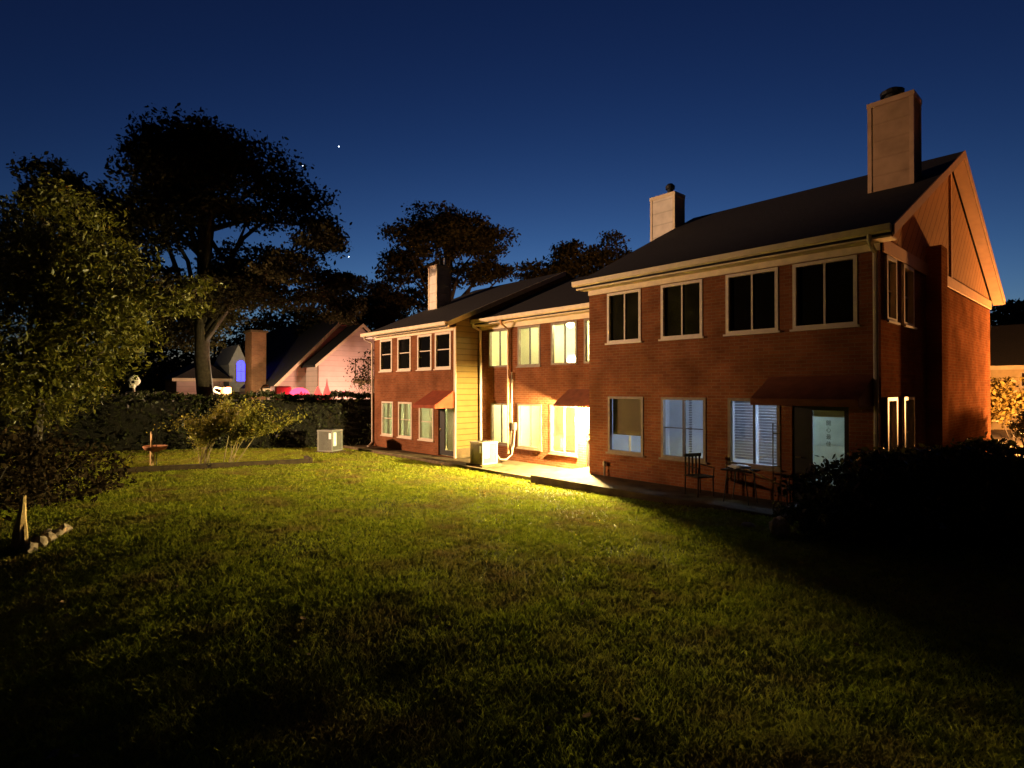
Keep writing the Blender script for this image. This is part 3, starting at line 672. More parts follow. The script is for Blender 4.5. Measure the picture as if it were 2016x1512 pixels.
# ------------------------------------------------------------------ plants
def leaves(C, size, flat=.0, asp=.5, droop=0.):
    """one folded leaf (six points, two faces) at every centre"""
    n = len(C); d = rng.normal(0, 1, (n, 3)); d[:, 2] = d[:, 2]*(1-flat)-droop; d /= np.linalg.norm(d, axis=1)[:, None]
    q = rng.normal(0, 1, (n, 3)); q -= (q*d).sum(1)[:, None]*d; q /= np.linalg.norm(q, axis=1)[:, None]
    s = (size*(.4+1.2*rng.random(n)**1.5))[:, None]
    u = d*s; v = q*s*asp
    V = np.stack([C-u, C-u*.2-v, C+u*.5-v*.7, C+u, C+u*.5+v*.7, C-u*.2+v], 1).reshape(-1, 3)
    i = np.arange(n)*6
    return V, np.stack([i+k for k in range(6)], -1)
def clump_points(blobs, n, sub=26, spread=.24, shell=.72):
    """leaf centres gathered in many sub-clumps spread through each blob (cx,cy,cz,rx,ry,rz)"""
    vol = np.array([(b[3]*b[4]*b[5])**.72 for b in blobs]); vol /= vol.sum(); out = []
    for b, f in zip(blobs, vol):
        k = max(4, int(sub)); d = rng.normal(0, 1, (k, 3)); d /= np.linalg.norm(d, axis=1)[:, None]
        r = shell+(1-shell)*rng.random(k)**.6; r[: k//4] = rng.random(k//4)*shell
        cc = np.array(b[:3])+d*r[:, None]*np.array(b[3:6])*.9
        sz = spread*(.5+1.0*rng.random(k)); w = sz**2; w /= w.sum(); m = rng.multinomial(int(n*f), w)
        for c, s, q in zip(cc, sz, m): out.append(c+np.clip(rng.normal(0, 1, (q, 3)), -1.6, 1.6)*np.array(b[3:6])*s*np.array([1, 1, .72]))
    return np.concatenate(out)
def limbs(base, top, r, targets, seed=0, wob=.12):
    b = MB(); base = Vector(base); top = Vector(top); rr = random.Random(seed); n = 7; pts = []
    L = (top-base).length
    for i in range(n): pts.append(base.lerp(top, i/(n-1))+Vector((rr.uniform(-1, 1), rr.uniform(-1, 1), 0))*wob*L*.1*(i > 0))
    b.tube(pts, [r*(1.35 if i == 0 else 1-.6*i/(n-1)) for i in range(n)], 9)
    for tg in targets:
        tg = Vector(tg); k = rr.uniform(.35, .95); j = min(n-2, int(k*(n-1))); s = pts[j].lerp(pts[j+1], k*(n-1)-j)
        mid = s.lerp(tg, .5)+Vector((rr.uniform(-.1, .1), rr.uniform(-.1, .1), rr.uniform(.0, .12)))*(tg-s).length
        b.tube([s, s.lerp(mid, .5)+Vector((0, 0, .02)), mid, mid.lerp(tg, .6), tg], [r*.42, r*.34, r*.25, r*.15, r*.05], 6)
    return b
def tree(name, loc, label, cat, trunk_top, r, blobs, n, size, leaf, group=None, bark='bark', sub=26, spread=.24, shell=.72, asp=.5, nl=14, seed=1, droop=0.):
    o = thing(name, loc, label, cat, group)
    rr = random.Random(seed); tg = [(b[0]+rr.uniform(-.6, .6)*b[3], b[1]+rr.uniform(-.6, .6)*b[4], b[2]+rr.uniform(-.4, .5)*b[5]) for b in (blobs*6)[:nl] if not name.startswith('oak') or b[2] > loc[2]+.66*(trunk_top[2]-loc[2])]
    limbs(loc, trunk_top, r, tg, seed).build('trunk', M[bark], o, smooth=True)
    V, F = leaves(clump_points(blobs, n, sub, spread, shell), np.full(1, size), asp=asp, droop=droop)
    fast_mesh('crown', V, F, M[leaf], o)
    return o
F3 = Vector((-.7431, .6691, 0)); R3 = Vector((.6691, .7431, 0))
def at(d, lat, z): v = F3*d+R3*lat; return (v.x, v.y, z)
def bl(d, lat, z, r, rz=None): return (*at(d, lat, z), r, r, rz or r*.8)

# left broad leaved tree, lit by the porch lamp
bz = gz(*at(12, -10.2, 0)[:2])
tree('magnolia_tree', at(12, -10.2, bz), 'broad leaved tree with glossy lit leaves at the left edge', 'tree', at(12, -9.9, 5.6), .16,
     [bl(12.2, -9.6, 5.6, 1.25, 1.2), bl(12, -10.7, 5.2, 1.3, 1.2), bl(12, -8.8, 4.8, 1.1, 1.0), bl(12.2, -10, 4.0, 1.9, 1.3), bl(12, -8.6, 4.1, 1.0, .8), bl(11.6, -11, 3.2, 1.6, 1.2), bl(12, -10.0, 2.7, 1.2, 1.0), bl(12.2, -9.4, 3.3, 1.0, .8), bl(12.6, -7.55, 4.55, .75, .35), bl(12.7, -7.0, 4.95, .4, .22), bl(12.3, -9.9, 6.7, .6, .5)],
     42000, .056, 'leaf_magnolia', sub=56, spread=.18, asp=.34, nl=16, seed=4)
# undergrowth below it
def bush(name, label, cat, blobs, n, size, leaf, loc, group=None, stems=5, sub=22, spread=.26, bark='bark'):
    o = thing(name, loc, label, cat, group); b = MB(); rr = random.Random(len(label))
    for k in range(stems):
        q = blobs[k % len(blobs)]; tip = Vector((q[0]+rr.uniform(-.5, .5)*q[3], q[1]+rr.uniform(-.5, .5)*q[4], q[2]+.2*q[5])); s = Vector(loc)+Vector((rr.uniform(-.15, .15), rr.uniform(-.15, .15), -.05))
        b.tube([s, s.lerp(tip, .5)+Vector((rr.uniform(-.1, .1), rr.uniform(-.1, .1), .05)), tip], [.022, .016, .006], 6)
    b.build('stem', M[bark], o, smooth=True)
    V, F = leaves(clump_points(blobs, n, sub, spread), np.full(1, size)); fast_mesh('foliage', V, F, M[leaf], o)
    return o
bush('shrub', 'dark tangled shrub under the broad leaved tree', 'shrub', [bl(11.3, -9.3, .95, 1.0, .7), bl(10.8, -9.9, 1.0, .9, .8), bl(12.6, -9.3, .8, .7, .6)], 4200, .05, 'leaf_under', at(11.3, -9.4, gz(*at(11.3, -9.4, 0)[:2])), 'shrubs at the left edge')
bush('shrub', 'low dark shrub behind the pale split log', 'shrub', [bl(9.3, -8.7, 1.15, .75, .7), bl(8.8, -8.9, 1.4, .6, .6)], 2600, .05, 'leaf_under', at(9.2, -8.8, gz(*at(9.2, -8.8, 0)[:2])), 'shrubs at the left edge')

# trees behind, silhouettes against the evening sky
def big(d, L, parts): return [bl(d+a, l*1., z, r, rz) for a, l, z, r, rz in parts]
D = 27
def pxl(u, d): return (u-1008)/1110*d
def pxz(v, d): return 2.6+(765-v)/1110*d
def crown(d, lst, dj=1.2, seed=0):
    rr = random.Random(seed); s = d/1110
    return [bl(d+rr.uniform(-dj, dj), pxl(u, d), pxz(v, d), ru*s, rv*s) for u, v, ru, rv in lst]
tree('oak_tree', at(D, pxl(405, D), .3), 'tallest dark spreading tree left of the houses', 'tree', at(D, pxl(395, D), 11.5), .42,
     crown(D, [(345, 300, 60, 46), (420, 305, 75, 50), (500, 345, 75, 48), (565, 390, 70, 45), (325, 380, 62, 55), (410, 400, 85, 60), (500, 440, 80, 45), (600, 440, 62, 38), (640, 480, 42, 26), (330, 470, 70, 60), (410, 500, 70, 50), (560, 520, 75, 30), (620, 545, 60, 26), (510, 560, 55, 28), (300, 560, 70, 50), (450, 590, 70, 35), (580, 585, 60, 22), (660, 600, 45, 30), (500, 590, 60, 22), (320, 640, 80, 45), (420, 610, 60, 26), (590, 560, 50, 20), (660, 545, 30, 18), (470, 540, 60, 34), (360, 330, 70, 45), (460, 310, 60, 40)], 2.5, 3),
     78000, .095, 'leaf_dark', 'trees behind the hedge', sub=24, spread=.25, nl=26, seed=8)
d = 24
tree('oak_tree', at(d, pxl(140, d), .3), 'dark round tree behind the broad leaved lit tree', 'tree', at(d, pxl(135, d), 9), .3,
     crown(d, [(75, 350, 55, 45), (150, 390, 65, 55), (90, 430, 80, 60), (190, 440, 40, 50), (30, 450, 60, 60), (160, 520, 80, 60), (60, 560, 90, 60), (240, 600, 60, 60)], 1.5, 5), 22000, .11, 'leaf_dark', 'trees behind the hedge', sub=22, nl=12, seed=9)
d = 45
tree('pine_tree', at(d, pxl(880, d), .0), 'round topped tree behind the pale chimney of the left house', 'tree', at(d, pxl(885, d), 14), .4,
     crown(d, [(850, 430, 55, 38), (905, 430, 55, 38), (960, 480, 44, 36), (815, 485, 48, 36), (880, 490, 60, 40), (975, 520, 32, 26), (790, 530, 40, 30), (855, 540, 50, 26), (935, 540, 40, 24), (800, 590, 55, 26), (760, 600, 40, 30)], 2.5, 6), 34000, .135, 'leaf_olive', 'trees behind the houses', sub=22, nl=18, seed=11)
d = 50
tree('pine_tree', at(d, pxl(1180, d), .0), 'low dark tree rising over the roof of the middle house', 'tree', at(d, pxl(1180, d), 12), .35,
     crown(d, [(1190, 500, 42, 34), (1125, 515, 40, 32), (1235, 515, 30, 24), (1060, 545, 45, 20), (1150, 550, 80, 40)], 2, 7), 18000, .14, 'leaf_olive', 'trees behind the houses', sub=22, nl=10, seed=12)
d = 40
tree('oak_tree', at(d, pxl(715, d), .2), 'low dark tree between the pink house and the left house roof', 'tree', at(d, pxl(715, d), 8), .25,
     crown(d, [(700, 565, 30, 22), (740, 575, 38, 28), (670, 600, 42, 34), (720, 620, 50, 34), (640, 640, 50, 40), (770, 640, 45, 40)], 1.5, 8), 16000, .11, 'leaf_dark', 'trees behind the hedge', sub=20, nl=8, seed=13)
d = 46
for u, lab, sd in ((500, 'dark tree behind the brown brick chimney', 21), (300, 'dark tree behind the giant skeleton', 22), (590, 'dark tree behind the steep roof of the pink house', 23)):
    tree('oak_tree', at(d, pxl(u, d), .2), lab, 'tree', at(d, pxl(u, d), 6), .25,
         crown(d, [(u-60, 690, 60, 50), (u+50, 680, 60, 50), (u, 650, 60, 40), (u-20, 730, 90, 40)], 1.5, sd), 11000, .14, 'leaf_dark', 'trees behind the hedge', sub=20, nl=6, seed=sd)
d = 62
for u, lab, sd in ((1985, 'dark tree behind the lit house across the drive', 31), (2080, 'dark tree beside the lit house at the right edge', 32)):
    tree('oak_tree', at(d, pxl(u, d), .2), lab, 'tree', at(d, pxl(u, d), 8), .3,
         crown(d, [(u-20, 630, 50, 30), (u+30, 610, 40, 30), (u, 660, 70, 40)], 1.5, sd), 6000, .22, 'leaf_dark', 'trees behind the houses', sub=20, nl=6, seed=sd)

# hedges
def hedge(name, p0, p1, half, h, label, n, size, leaf='leaf_hedge', wob=.12, group=None, seed=1):
    """clipped hedge: inner branches in a core, leaves through an outer skin"""
    a = np.array(p0); b = np.array(p1); L = np.linalg.norm(b-a); t = (b-a)/L; q = np.array([-t[1], t[0]])
    z0 = min(gz(*a), gz(*b))
    o = thing(name, (*((a+b)/2), z0), label, 'hedge', group); rs = np.random.default_rng(seed)
    m = int(n); s = rs.random(m)*L; side = rs.random(m)
    u = np.where(side < .42, -half, np.where(side < .6, half, (rs.random(m)*2-1)*half)); top = side >= .6
    zz = np.where(top, h, rs.random(m)*h); endc = rs.random(m) < .12; s = np.where(endc, np.where(rs.random(m) < .5, 0, L), s); u = np.where(endc, (rs.random(m)*2-1)*half, u); zz = np.where(endc, rs.random(m)*h, zz)
    wv = wob*(np.sin(s*1.7+zz*2.1)+np.sin(s*3.9-zz*3.1+1)*.6)
    rnd = np.minimum(1, np.minimum(s, L-s)/.25); 
    P = np.stack([a[0]+t[0]*s+q[0]*(u+np.sign(u)*wv), a[1]+t[1]*s+q[1]*(u+np.sign(u)*wv), z0+zz+np.where(top, wv*.6+.04*np.sin(s*9), 0)-(1-rnd)*np.where(top, .12, 0)], -1)+rs.normal(0, .055, (m, 3))
    V, F = leaves(P, np.full(1, size)); fast_mesh('foliage', V, F, M[leaf], o)
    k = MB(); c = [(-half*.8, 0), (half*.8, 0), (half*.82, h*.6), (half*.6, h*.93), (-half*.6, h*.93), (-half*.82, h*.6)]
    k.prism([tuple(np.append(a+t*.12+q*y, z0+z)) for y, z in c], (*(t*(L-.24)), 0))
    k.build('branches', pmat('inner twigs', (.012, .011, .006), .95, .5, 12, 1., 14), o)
    return o
hedge('hedge', (-23.9, 13.4), (-27.0, 6.5), .6, 2.35, 'tall dark clipped hedge behind the grey air conditioner', 9000, .075, seed=2, group='hedges')
hedge('hedge', (-27.1, 6.3), (-30.4, -1.5), .7, 2.25, 'tall dark clipped hedge behind the terracotta bird bath', 10000, .075, seed=3, group='hedges')
hedge('hedge', (-2.95, 10.85), (-1.25, 13.55), .62, 1.42, 'black clipped hedge before the corner of the nearest house', 9000, .05, seed=4, group='hedges')
hedge('hedge', (-45.0, 0.0), (-41.2, 7.6), .8, 3.7, 'far dark hedge beyond the giant skeleton', 7000, .12, seed=5, group='hedges')
bush('shrub', 'black rounded bush in front of the door with the paper scroll', 'shrub', [(-3.3, 10.0, .85, .75, .65, .5), (-2.9, 10.6, 1.0, .6, .6, .55), (-3.5, 9.6, .55, .55, .5, .4), (-2.6, 10.2, .6, .7, .6, .4)], 7000, .05, 'leaf_hedge', (-3.2, 10.1, .3))

# shrub with bare stems in the mulch bed
bedc = (-20.4, 5.25); bz = gz(*bedc)
tdir = np.array([.22, .975]); q2 = np.array([-.975, .22])
pts = [(bedc[0]+tdir[0]*2.9*math.cos(a)*(1 if abs(math.cos(a)) < .99 else 1)+q2[0]*.7*math.sin(a), bedc[1]+tdir[1]*2.9*math.cos(a)+q2[1]*.7*math.sin(a)) for a in [2*PI*k/40 for k in range(40)]]
v = [(x, y, gz(x, y)+.03) for x, y in pts]+[(bedc[0], bedc[1], bz+.07)]
o = MB().add(v, [(i, (i+1) % 40, 40) for i in range(40)]).build('mulch_bed', M['mulch'], None); tag(o, 'long dark mulch bed with bare stemmed shrub in the lawn', None, None, 'structure')
def timber(p, q, label):
    a = Vector((*p, gz(*p)+.05)); b = Vector((*q, gz(*q)+.05)); t = (b-a).normalized(); s = Vector((-t.y, t.x, 0))*.06
    k = MB().prism([tuple(a-s-Vector((0, 0, .08))), tuple(a+s-Vector((0, 0, .08))), tuple(a+s+Vector((0, 0, .12))), tuple(a-s+Vector((0, 0, .12)))], tuple(b-a))
    o = k.build('edging_timber', M['edging'], None, .008); tag(o, label, 'timber', 'timbers edging the mulch bed')
def bp(s, w): return (bedc[0]+tdir[0]*s+q2[0]*w, bedc[1]+tdir[1]*s+q2[1]*w)
timber(bp(-2.75, -.62), bp(-.3, -.74), 'left long timber edging the near side of the mulch bed')
timber(bp(-.2, -.74), bp(2.75, -.62), 'right long timber edging the near side of the mulch bed')
timber(bp(2.87, -.55), bp(2.87, .55), 'short timber closing the far right end of the mulch bed')
def stemmed():
    base = Vector((-20.3, 4.9, gz(-20.3, 4.9)))
    o = thing('crepe_myrtle', base, 'bare stemmed shrub spraying lit leaves over the mulch bed', 'shrub')
    rr = random.Random(5); b = MB(); P = []
    for k in range(16):
        off = R3*(rr.choice([-.15, .75])+rr.uniform(-.15, .15))+F3*rr.uniform(-.2, .2); s = base+off
        lean = rr.uniform(-.25, 1.9); zz = rr.uniform(1.2, 2.15)-.22*abs(lean); tip = s+R3*lean+F3*rr.uniform(-.5, .5)+Vector((0, 0, zz))
        mid = s.lerp(tip, .5)+Vector((0, 0, .25))-R3*lean*.15
        b.tube([s, s.lerp(mid, .6), mid, mid.lerp(tip, .55), tip], [.02, .017, .013, .009, .004], 6)
        for j in range(8):
            c = mid.lerp(tip, .15+.95*rr.random()); d = (tip-mid).normalized()
            for i in range(95): P.append(c+d*rr.gauss(0, .28)+Vector((rr.gauss(0, .09), rr.gauss(0, .09), rr.gauss(0, .06))))
    for k in range(9):
        c = base+R3*rr.uniform(-.9, 1.9)+F3*rr.uniform(-.4, .4)+Vector((0, 0, rr.uniform(1.1, 1.9)))
        for i in range(160): P.append(c+R3*rr.gauss(0, .34)+F3*rr.gauss(0, .2)+Vector((0, 0, rr.gauss(0, .13))))
    b.build('stem', M['bark_pale'], o, smooth=True)
    V, F = leaves(np.array([tuple(p) for p in P]), np.full(1, .036)); fast_mesh('foliage', V, F, M['leaf_shrub'], o)
stemmed()

# ------------------------------------------------------------------ garden ornaments at the left
bx, by = at(18.6, pxl(300, 18.6), 0)[:2]; z0 = gz(bx, by)
t = thing('bird_bath', (bx, by, z0), 'terracotta bird bath on a wooden post near the dark hedge', 'bird bath')
MB().box(bx-.09, bx+.09, by-.05, by+.05, z0-.05, z0+.52).build('post', M['pale_wood'], t, .008)
MB().lathe([(.05, 0), (.30, .08), (.36, .18), (.35, .2), (.27, .11), (.02, .07)], (bx+.07, by+.08, z0+.46), 22).build('bowl', M['terracotta'], t, smooth=True)
MB().tube([(bx+.15, by+.1, z0), (bx+.15, by+.1, z0+1.25)], .012, 6).build('rod', M['black_metal'], t)
MB().box(bx-.12, bx-.04, by-.03, by+.0, z0+.6, z0+1.12).box(bx-.02, bx+.10, by-.03, by, z0+.85, z0+1.05).build('backboard', M['pale_wood'], t)
lx, ly = at(8.5, pxl(40, 8.5), 0)[:2]; z0 = gz(lx, ly)
t = thing('split_log', (lx, ly, z0), 'pale split log standing on end at the left edge of the lawn', 'log')
b = MB()
for (dx, r, h, tx, ty) in ((0, .085, .78, .02, .05), (.09, .05, .6, -.07, -.02), (-.06, .06, .45, .05, .03)):
    b.tube([(lx+dx*.67, ly+dx*.74, z0-.05), (lx+dx*.67+tx*.4, ly+dx*.74+ty*.4, z0+h*.5), (lx+dx*.67+tx, ly+dx*.74+ty, z0+h)], [r, r*.75, r*.3], 7)
b.build('log_shaft', M['pale_wood'], t, smooth=False)
for k, (u, vv, s, lab) in enumerate(((62, 1000, .11, 'rough border stone against the pale split log'), (80, 985, .13, 'tall pinkish border stone second from the log'), (97, 978, .12, 'flat border stone in the middle of the row'), (112, 965, .1, 'small border stone next to last from the log'), (128, 948, .11, 'border stone farthest from the log'), (95, 962, .1, 'pinkish stone lying behind the border row'))):
    d = 8.3+1.1*k/5*(1 if k < 5 else .6); x, y = at(d, pxl(u, d), 0)[:2]; z = gz(x, y)
    o = blob((x, y, z+s*.45), (s, s*.8, s*.85), 2, .3, 20+k).build('border_stone', M['stone'], None); tag(o, lab, 'stone', 'border stones at the left edge')

# ------------------------------------------------------------------ neighbour's house beyond the hedge
hn = thing('neighbour_house', (-33, 15.8, 0), 'pink lit house with steep dark roof beyond the hedge', 'house')
wl = MB()
wl.add([(-33,11.6,-.3),(-33,20,-.3),(-33,20,2.95),(-33,11.6,2.95)], [(0,1,2,3)]); wl.add([(-33,11.6,2.95),(-33,20,2.95),(-33,15.8,7.15)], [(0,1,2)])
wl.add([(-46,11.6,-.3),(-33,11.6,-.3),(-33,11.6,2.95),(-46,11.6,2.95)], [(0,1,2,3)])
wl.box(-32.99, -31.2, 13.27, 18.47, -.3, 4.1); wl.prism([(-32.99, 13.27, 4.101), (-32.99, 18.47, 4.101), (-32.99, 15.87, 6.3)], (1.79, 0, 0))
wl.build('wall', M['siding_pink'], hn)
gable_roof(hn, -46, -32.7, 11.2, 20.4, 15.8, 2.62, 7.25, 2.62, .18)
gable_roof(hn, -32.98, -30.9, 12.97, 18.77, 15.87, 3.93, 6.47, 3.93, .12)
t = MB()
for (y0, z0, y1, z1) in ((11.2, 2.62, 15.8, 7.25), (20.4, 2.62, 15.8, 7.25)): t.prism([(-32.695, y0, z0-.22), (-32.695, y1, z1-.26), (-32.695, y1, z1+.015), (-32.695, y0, z0+.015)], (.04, 0, 0))
for (y0, z0, y1, z1) in ((12.97, 3.93, 15.87, 6.47), (18.77, 3.93, 15.87, 6.47)): t.prism([(-30.895, y0, z0-.16), (-30.895, y1, z1-.19), (-30.895, y1, z1+.015), (-30.895, y0, z0+.015)], (.04, 0, 0))
t.build('rake_board', M['cream'], hn)
window(hn, TX(-31.2), 15.5, 16.4, 3.1, 4.35, 'hung', frame='frame_brown', glass='darkglass', d0=-.03)
MB().box(-45.9, -32.6, 11.14, 11.26, 2.42, 2.6).build('gutter', M['cream'], hn)
MB().tube([(-31.15, 13.23, -.2), (-31.15, 13.23, 3.95)], .045, 8).build('downspout', M['frame_brown'], hn)
MB().box(-31.19, -30.95, 15.4, 16.5, 2.9, 3.05).build('flower_box', M['timber'], hn)
# brick chimney against the side
ch = MB().box(-35.7, -34.5, 10.68, 11.5, -.3, 5.9).build('chimney', M['brick_brown'], hn)
MB().box(-35.78, -34.42, 10.6, 11.58, 5.9, 6.02).build('chimney_cap', M['concrete'], ch)
# left wing with a pointed dormer and a blue lit window
dm = MB(); dm.box(-42, -38.4, 10.55, 11.65, 2.4, 4.1); dm.prism([(-42, 10.5, 4.101), (-42, 11.7, 4.101), (-42, 11.1, 5.4)], (3.6, 0, 0))
dmo = dm.build('dormer', pmat('grey dormer boards', (.62, .64, .56), .7, .1, 5), hn)
b = MB(); n = 10
arch = [(-38.39, 10.98, 3.1), (-38.39, 11.5, 3.1)]+[(-38.39, 11.24+.26*math.cos(PI*k/n), 4.05+.33*math.sin(PI*k/n)) for k in range(n+1)]
b.prism(arch, (.02, 0, 0)); b.build('window', emit_mat('blue lit glass', (.03, .03, 1.), 1.6), dmo)
b = MB(); b.box(-38.385, -38.34, 10.9, 10.975, 3.0, 4.1); b.box(-38.385, -38.34, 11.505, 11.58, 3.0, 4.1); b.box(-38.385, -38.34, 10.9, 11.58, 2.93, 2.999); b.box(-38.366, -38.35, 10.98, 11.5, 3.68, 3.71); b.box(-38.366, -38.35, 11.23, 11.25, 3.1, 4.3)
b.build('window_frame', M['frame_pale'], dmo)
pw = MB(); pw.box(-40.3, -37.2, 7.4, 9.9, -.3, 3.1); pw.build('porch_wall', M['siding_pink'], hn)
pr = MB(); pr.prism([(-40.6, 7.1, 3.15), (-40.6, 10.3, 3.15), (-40.6, 8.9, 4.2)], (3.7, 0, 0)); pr.build('porch_roof', M['shingle'], hn)
MB().box(-36.9, -36.82, 7.1, 10.3, 3.02, 3.2).tube([(-37.1, 9.7, 3.0), (-37.1, 9.75, 1.5)], .05, 7).build('porch_fascia', M['cream'], hn)

# small tree before the neighbour's window
bush('shrub', 'thin dark shrub before the window of the pink house', 'shrub', [(-28.6, 14.6, 3.6, .8, .8, .7), (-28.5, 15.3, 4.3, .6, .6, .5), (-28.4, 14.9, 2.9, .8, .9, .5)], 900, .07, 'leaf_dark', (-28.5, 14.9, 0), None, 9)

# yard decorations behind the hedge
def dome(c, r, h, label, colr, s):
    o = thing('inflatable_dome', (c[0], c[1], c[2]), label, 'decoration', 'glowing yard decorations')
    b = MB(); n = 16; m = 6
    for i in range(m+1):
        t = PI/2*i/m
        for k in range(n):
            a = 2*PI*k/n; rr = r*math.cos(t)*(1+.06*math.cos(8*a)); b.v.append((c[0]+rr*math.cos(a), c[1]+rr*math.sin(a), c[2]+h*math.sin(t)))
    for i in range(m):
        for k in range(n): q = (k+1) % n; b.f.append((i*n+k, i*n+q, i*n+n+q, i*n+n+k))
    li = bpy.data.lights.new('neighbour_wall_fill', 'POINT'); li.energy = 430*DIM; li.color = (1., .55, .40); li.shadow_soft_size = .3  # unseen fill added away from the dome to brighten the neighbour's wall
    l = bpy.data.objects.new('neighbour_wall_fill', li); col.objects.link(l); l.parent = o; l.location = (.4, 3.4, -.9)
    b.build('lit_cloth', emit_mat('lit cloth '+label[:8], colr, s), o, smooth=True)
    MB().tube([(c[0], c[1], 0), (c[0], c[1], c[2]+.02)], .05, 8).build('pole', M['black_metal'], o)
    return o
dome((-27.9, 10.9, 2.25), .5, .4, 'glowing pink red dome decoration over the hedge top', (1., .03, .07), 1.5)
def spikes():
    o = thing('inflatable_castle', (-26.95, 11.9, 0), 'glowing red pointed decoration with lit blocks over the hedge top', 'decoration', 'glowing yard decorations')
    a = emit_mat('lit red cloth', (1., .07, .05), .55); b2 = emit_mat('lit pink block', (1., .04, .10), 1.1)
    MB().lathe([(.24, 1.9), (.2, 2.3), (.06, 2.75), (.01, 3.1)], (-26.95, 11.9, 0), 12).build('spire', a, o)
    MB().lathe([(.3, 1.6), (.26, 2.1), (.1, 2.55), (.02, 2.7)], (-27.2, 11.55, 0), 12).build('spire', a, o)
    k = MB()
    for i in range(5): k.ball((-26.85+.11*i, 12.2+.13*i, 2.36), (.075, .075, .10), 8, 6)
    k.build('lit_blocks', b2, o)
    MB().tube([(-26.95, 11.9, 0), (-26.95, 11.9, 1.95)], .06, 8).build('pole', M['black_metal'], o)
spikes()
t = thing('ghost_inflatable', (-28.5, 10.2, 0), 'pale pink box shaped decoration with a hooked handle over the hedge top', 'decoration')
MB().box(-28.9, -28.1, 9.8, 10.6, 1.5, 2.72).build('body', pmat('pink cloth', (.75, .36, .3), .8, .1, 5), t, .08)
MB().tube([(-28.75, 9.65, 2.3), (-28.85, 9.45, 2.4), (-28.9, 9.4, 2.6), (-28.8, 9.5, 2.74), (-28.7, 9.68, 2.74)], .06, 8).build('handle', pmat('tan cloth', (.6, .4, .25), .8, .1, 5), t, smooth=True)
MB().tube([(-28.5, 10.2, 0), (-28.5, 10.2, 1.5)], .08, 8).build('post', M['timber'], t)
t = thing('lantern', (-32.4, 8.6, 0), 'small orange glowing lantern jug left of the brown chimney', 'lantern')
MB().lathe([(.22, 2.2), (.27, 2.4), (.25, 2.66)], (-32.4, 8.75, 0), 12).build('body', emit_mat('orange lantern', (1., .36, .12), .55), t, smooth=True)
MB().tube([(-32.4, 8.5, 2.6), (-32.4, 8.22, 2.66), (-32.4, 8.1, 2.5), (-32.4, 8.45, 2.3)], .05, 7).build('handle', emit_mat('cream lantern', (1., .70, .36), .45), t, smooth=True)
MB().tube([(-32.4, 8.75, 0), (-32.4, 8.75, 2.2)], .05, 7).build('post', M['timber'], t)
li = bpy.data.lights.new('dormer_fill', 'POINT'); li.energy = 160*DIM; li.color = (1., .72, .45); li.shadow_soft_size = .1  # unseen fill beside the lantern, added to brighten the dormer
l = bpy.data.objects.new('dormer_fill', li); col.objects.link(l); l.parent = t; l.location = (.6, .2, 2.6)
def skeleton():
    d = 26.5; x, y, _ = at(d, pxl(264, d), 0)
    o = thing('giant_skeleton', (x, y, 0), 'giant pale skeleton decoration standing behind the hedge', 'decoration')
    def P(l, f, z): v = Vector((x, y, z))+R3*l+F3*f; return tuple(v)
    hd = 2.78
    sk = blob((x, y, hd+.17), (.24, .26, .25), 3, .04, 2)
    sk.v += []; sk.box(0, 0, 0, 0, 0, 0) if False else None
    so = sk.build('skull', M['bone'], o, smooth=True)
    MB().prism([P(-.13, -.2, hd+.02), P(.13, -.2, hd+.02), P(.10, -.2, hd-.14), P(-.10, -.2, hd-.14)], tuple(F3*.2)).build('jaw', M['bone'], so, .02)
    MB().ball(P(-.09, -.2, hd+.13), .07, 8, 6).ball(P(.09, -.2, hd+.13), .07, 8, 6).ball(P(0, -.24, hd+.02), .035, 6, 5).build('eye_sockets', M['ink'], so, smooth=True)
    MB().tube([P(0, 0, 1.35), P(.02, .03, 1.9), P(0, 0, 2.3), P(0, -.02, hd)], .05, 7).build('spine', M['bone'], o, smooth=True)
    r = MB()
    for k in range(6):
        z = 2.36-.12*k; w = .26+.03*math.sin(k)
        r.tube([P(w*math.sin(a), -w*.75*math.cos(a)+.1, z-.06*math.cos(a)) for a in [2*PI*j/14 for j in range(15)]], .028, 5)
    r.build('ribcage', M['bone'], o, smooth=True)
    MB().tube([P(-.36, 0, 2.42), P(0, -.1, 2.44), P(.36, 0, 2.42)], .04, 6).build('collarbone', M['bone'], o, smooth=True)
    for s in (-1, 1):
        MB().tube([P(s*.36, 0, 2.42), P(s*.46, .02, 1.9), P(s*.42, -.12, 1.45)], [.045, .035, .03], 6).build('arm', M['bone'], o, smooth=True)
        MB().tube([P(s*.15, 0, 1.3), P(s*.18, -.04, .75), P(s*.17, 0, .05)], [.055, .05, .04], 6).build('leg', M['bone'], o, smooth=True)
    MB().ball(P(0, 0, 1.32), (.22, .22, .12), 10, 6).build('pelvis', M['bone'], o, smooth=True)
skeleton()

# ------------------------------------------------------------------ right side: lit house across the drive
hr = thing('far_house', (-4, 46, 0), 'orange lit house with garage across the drive', 'house')
T = TF(46)
w = MB(); wall_with_holes(w, T, -12, 8, -.2, 3.9, [(-4.8, -3.3, 2.7, 3.6), (-4.2, -.6, -.1, 2.1)])
w.build('wall', pmat('tan stucco', (.52, .38, .2), .8, .12, 3), hr)
gable_roof(hr, -13, 9, 45.4, 56, 50.5, 3.98, 6.9, 4.0, .2)
MB().box(-13, 9, 45.3, 45.395, 3.75, 4.0).build('gutter', M['cream'], hr)
window(hr, T, -4.8, -3.3, 2.7, 3.6, 'slider', glass='darkglass')
g = MB().box(-4.2, -.6, 46.05, 46.12, -.1, 2.1)
for k in range(4): g.box(-4.1, -.7, 46.03, 46.049, .05+.52*k, .49+.52*k)
gd = g.build('garage_door', pmat('white garage door', (.75, .72, .66), .6, .1, 4), hr)
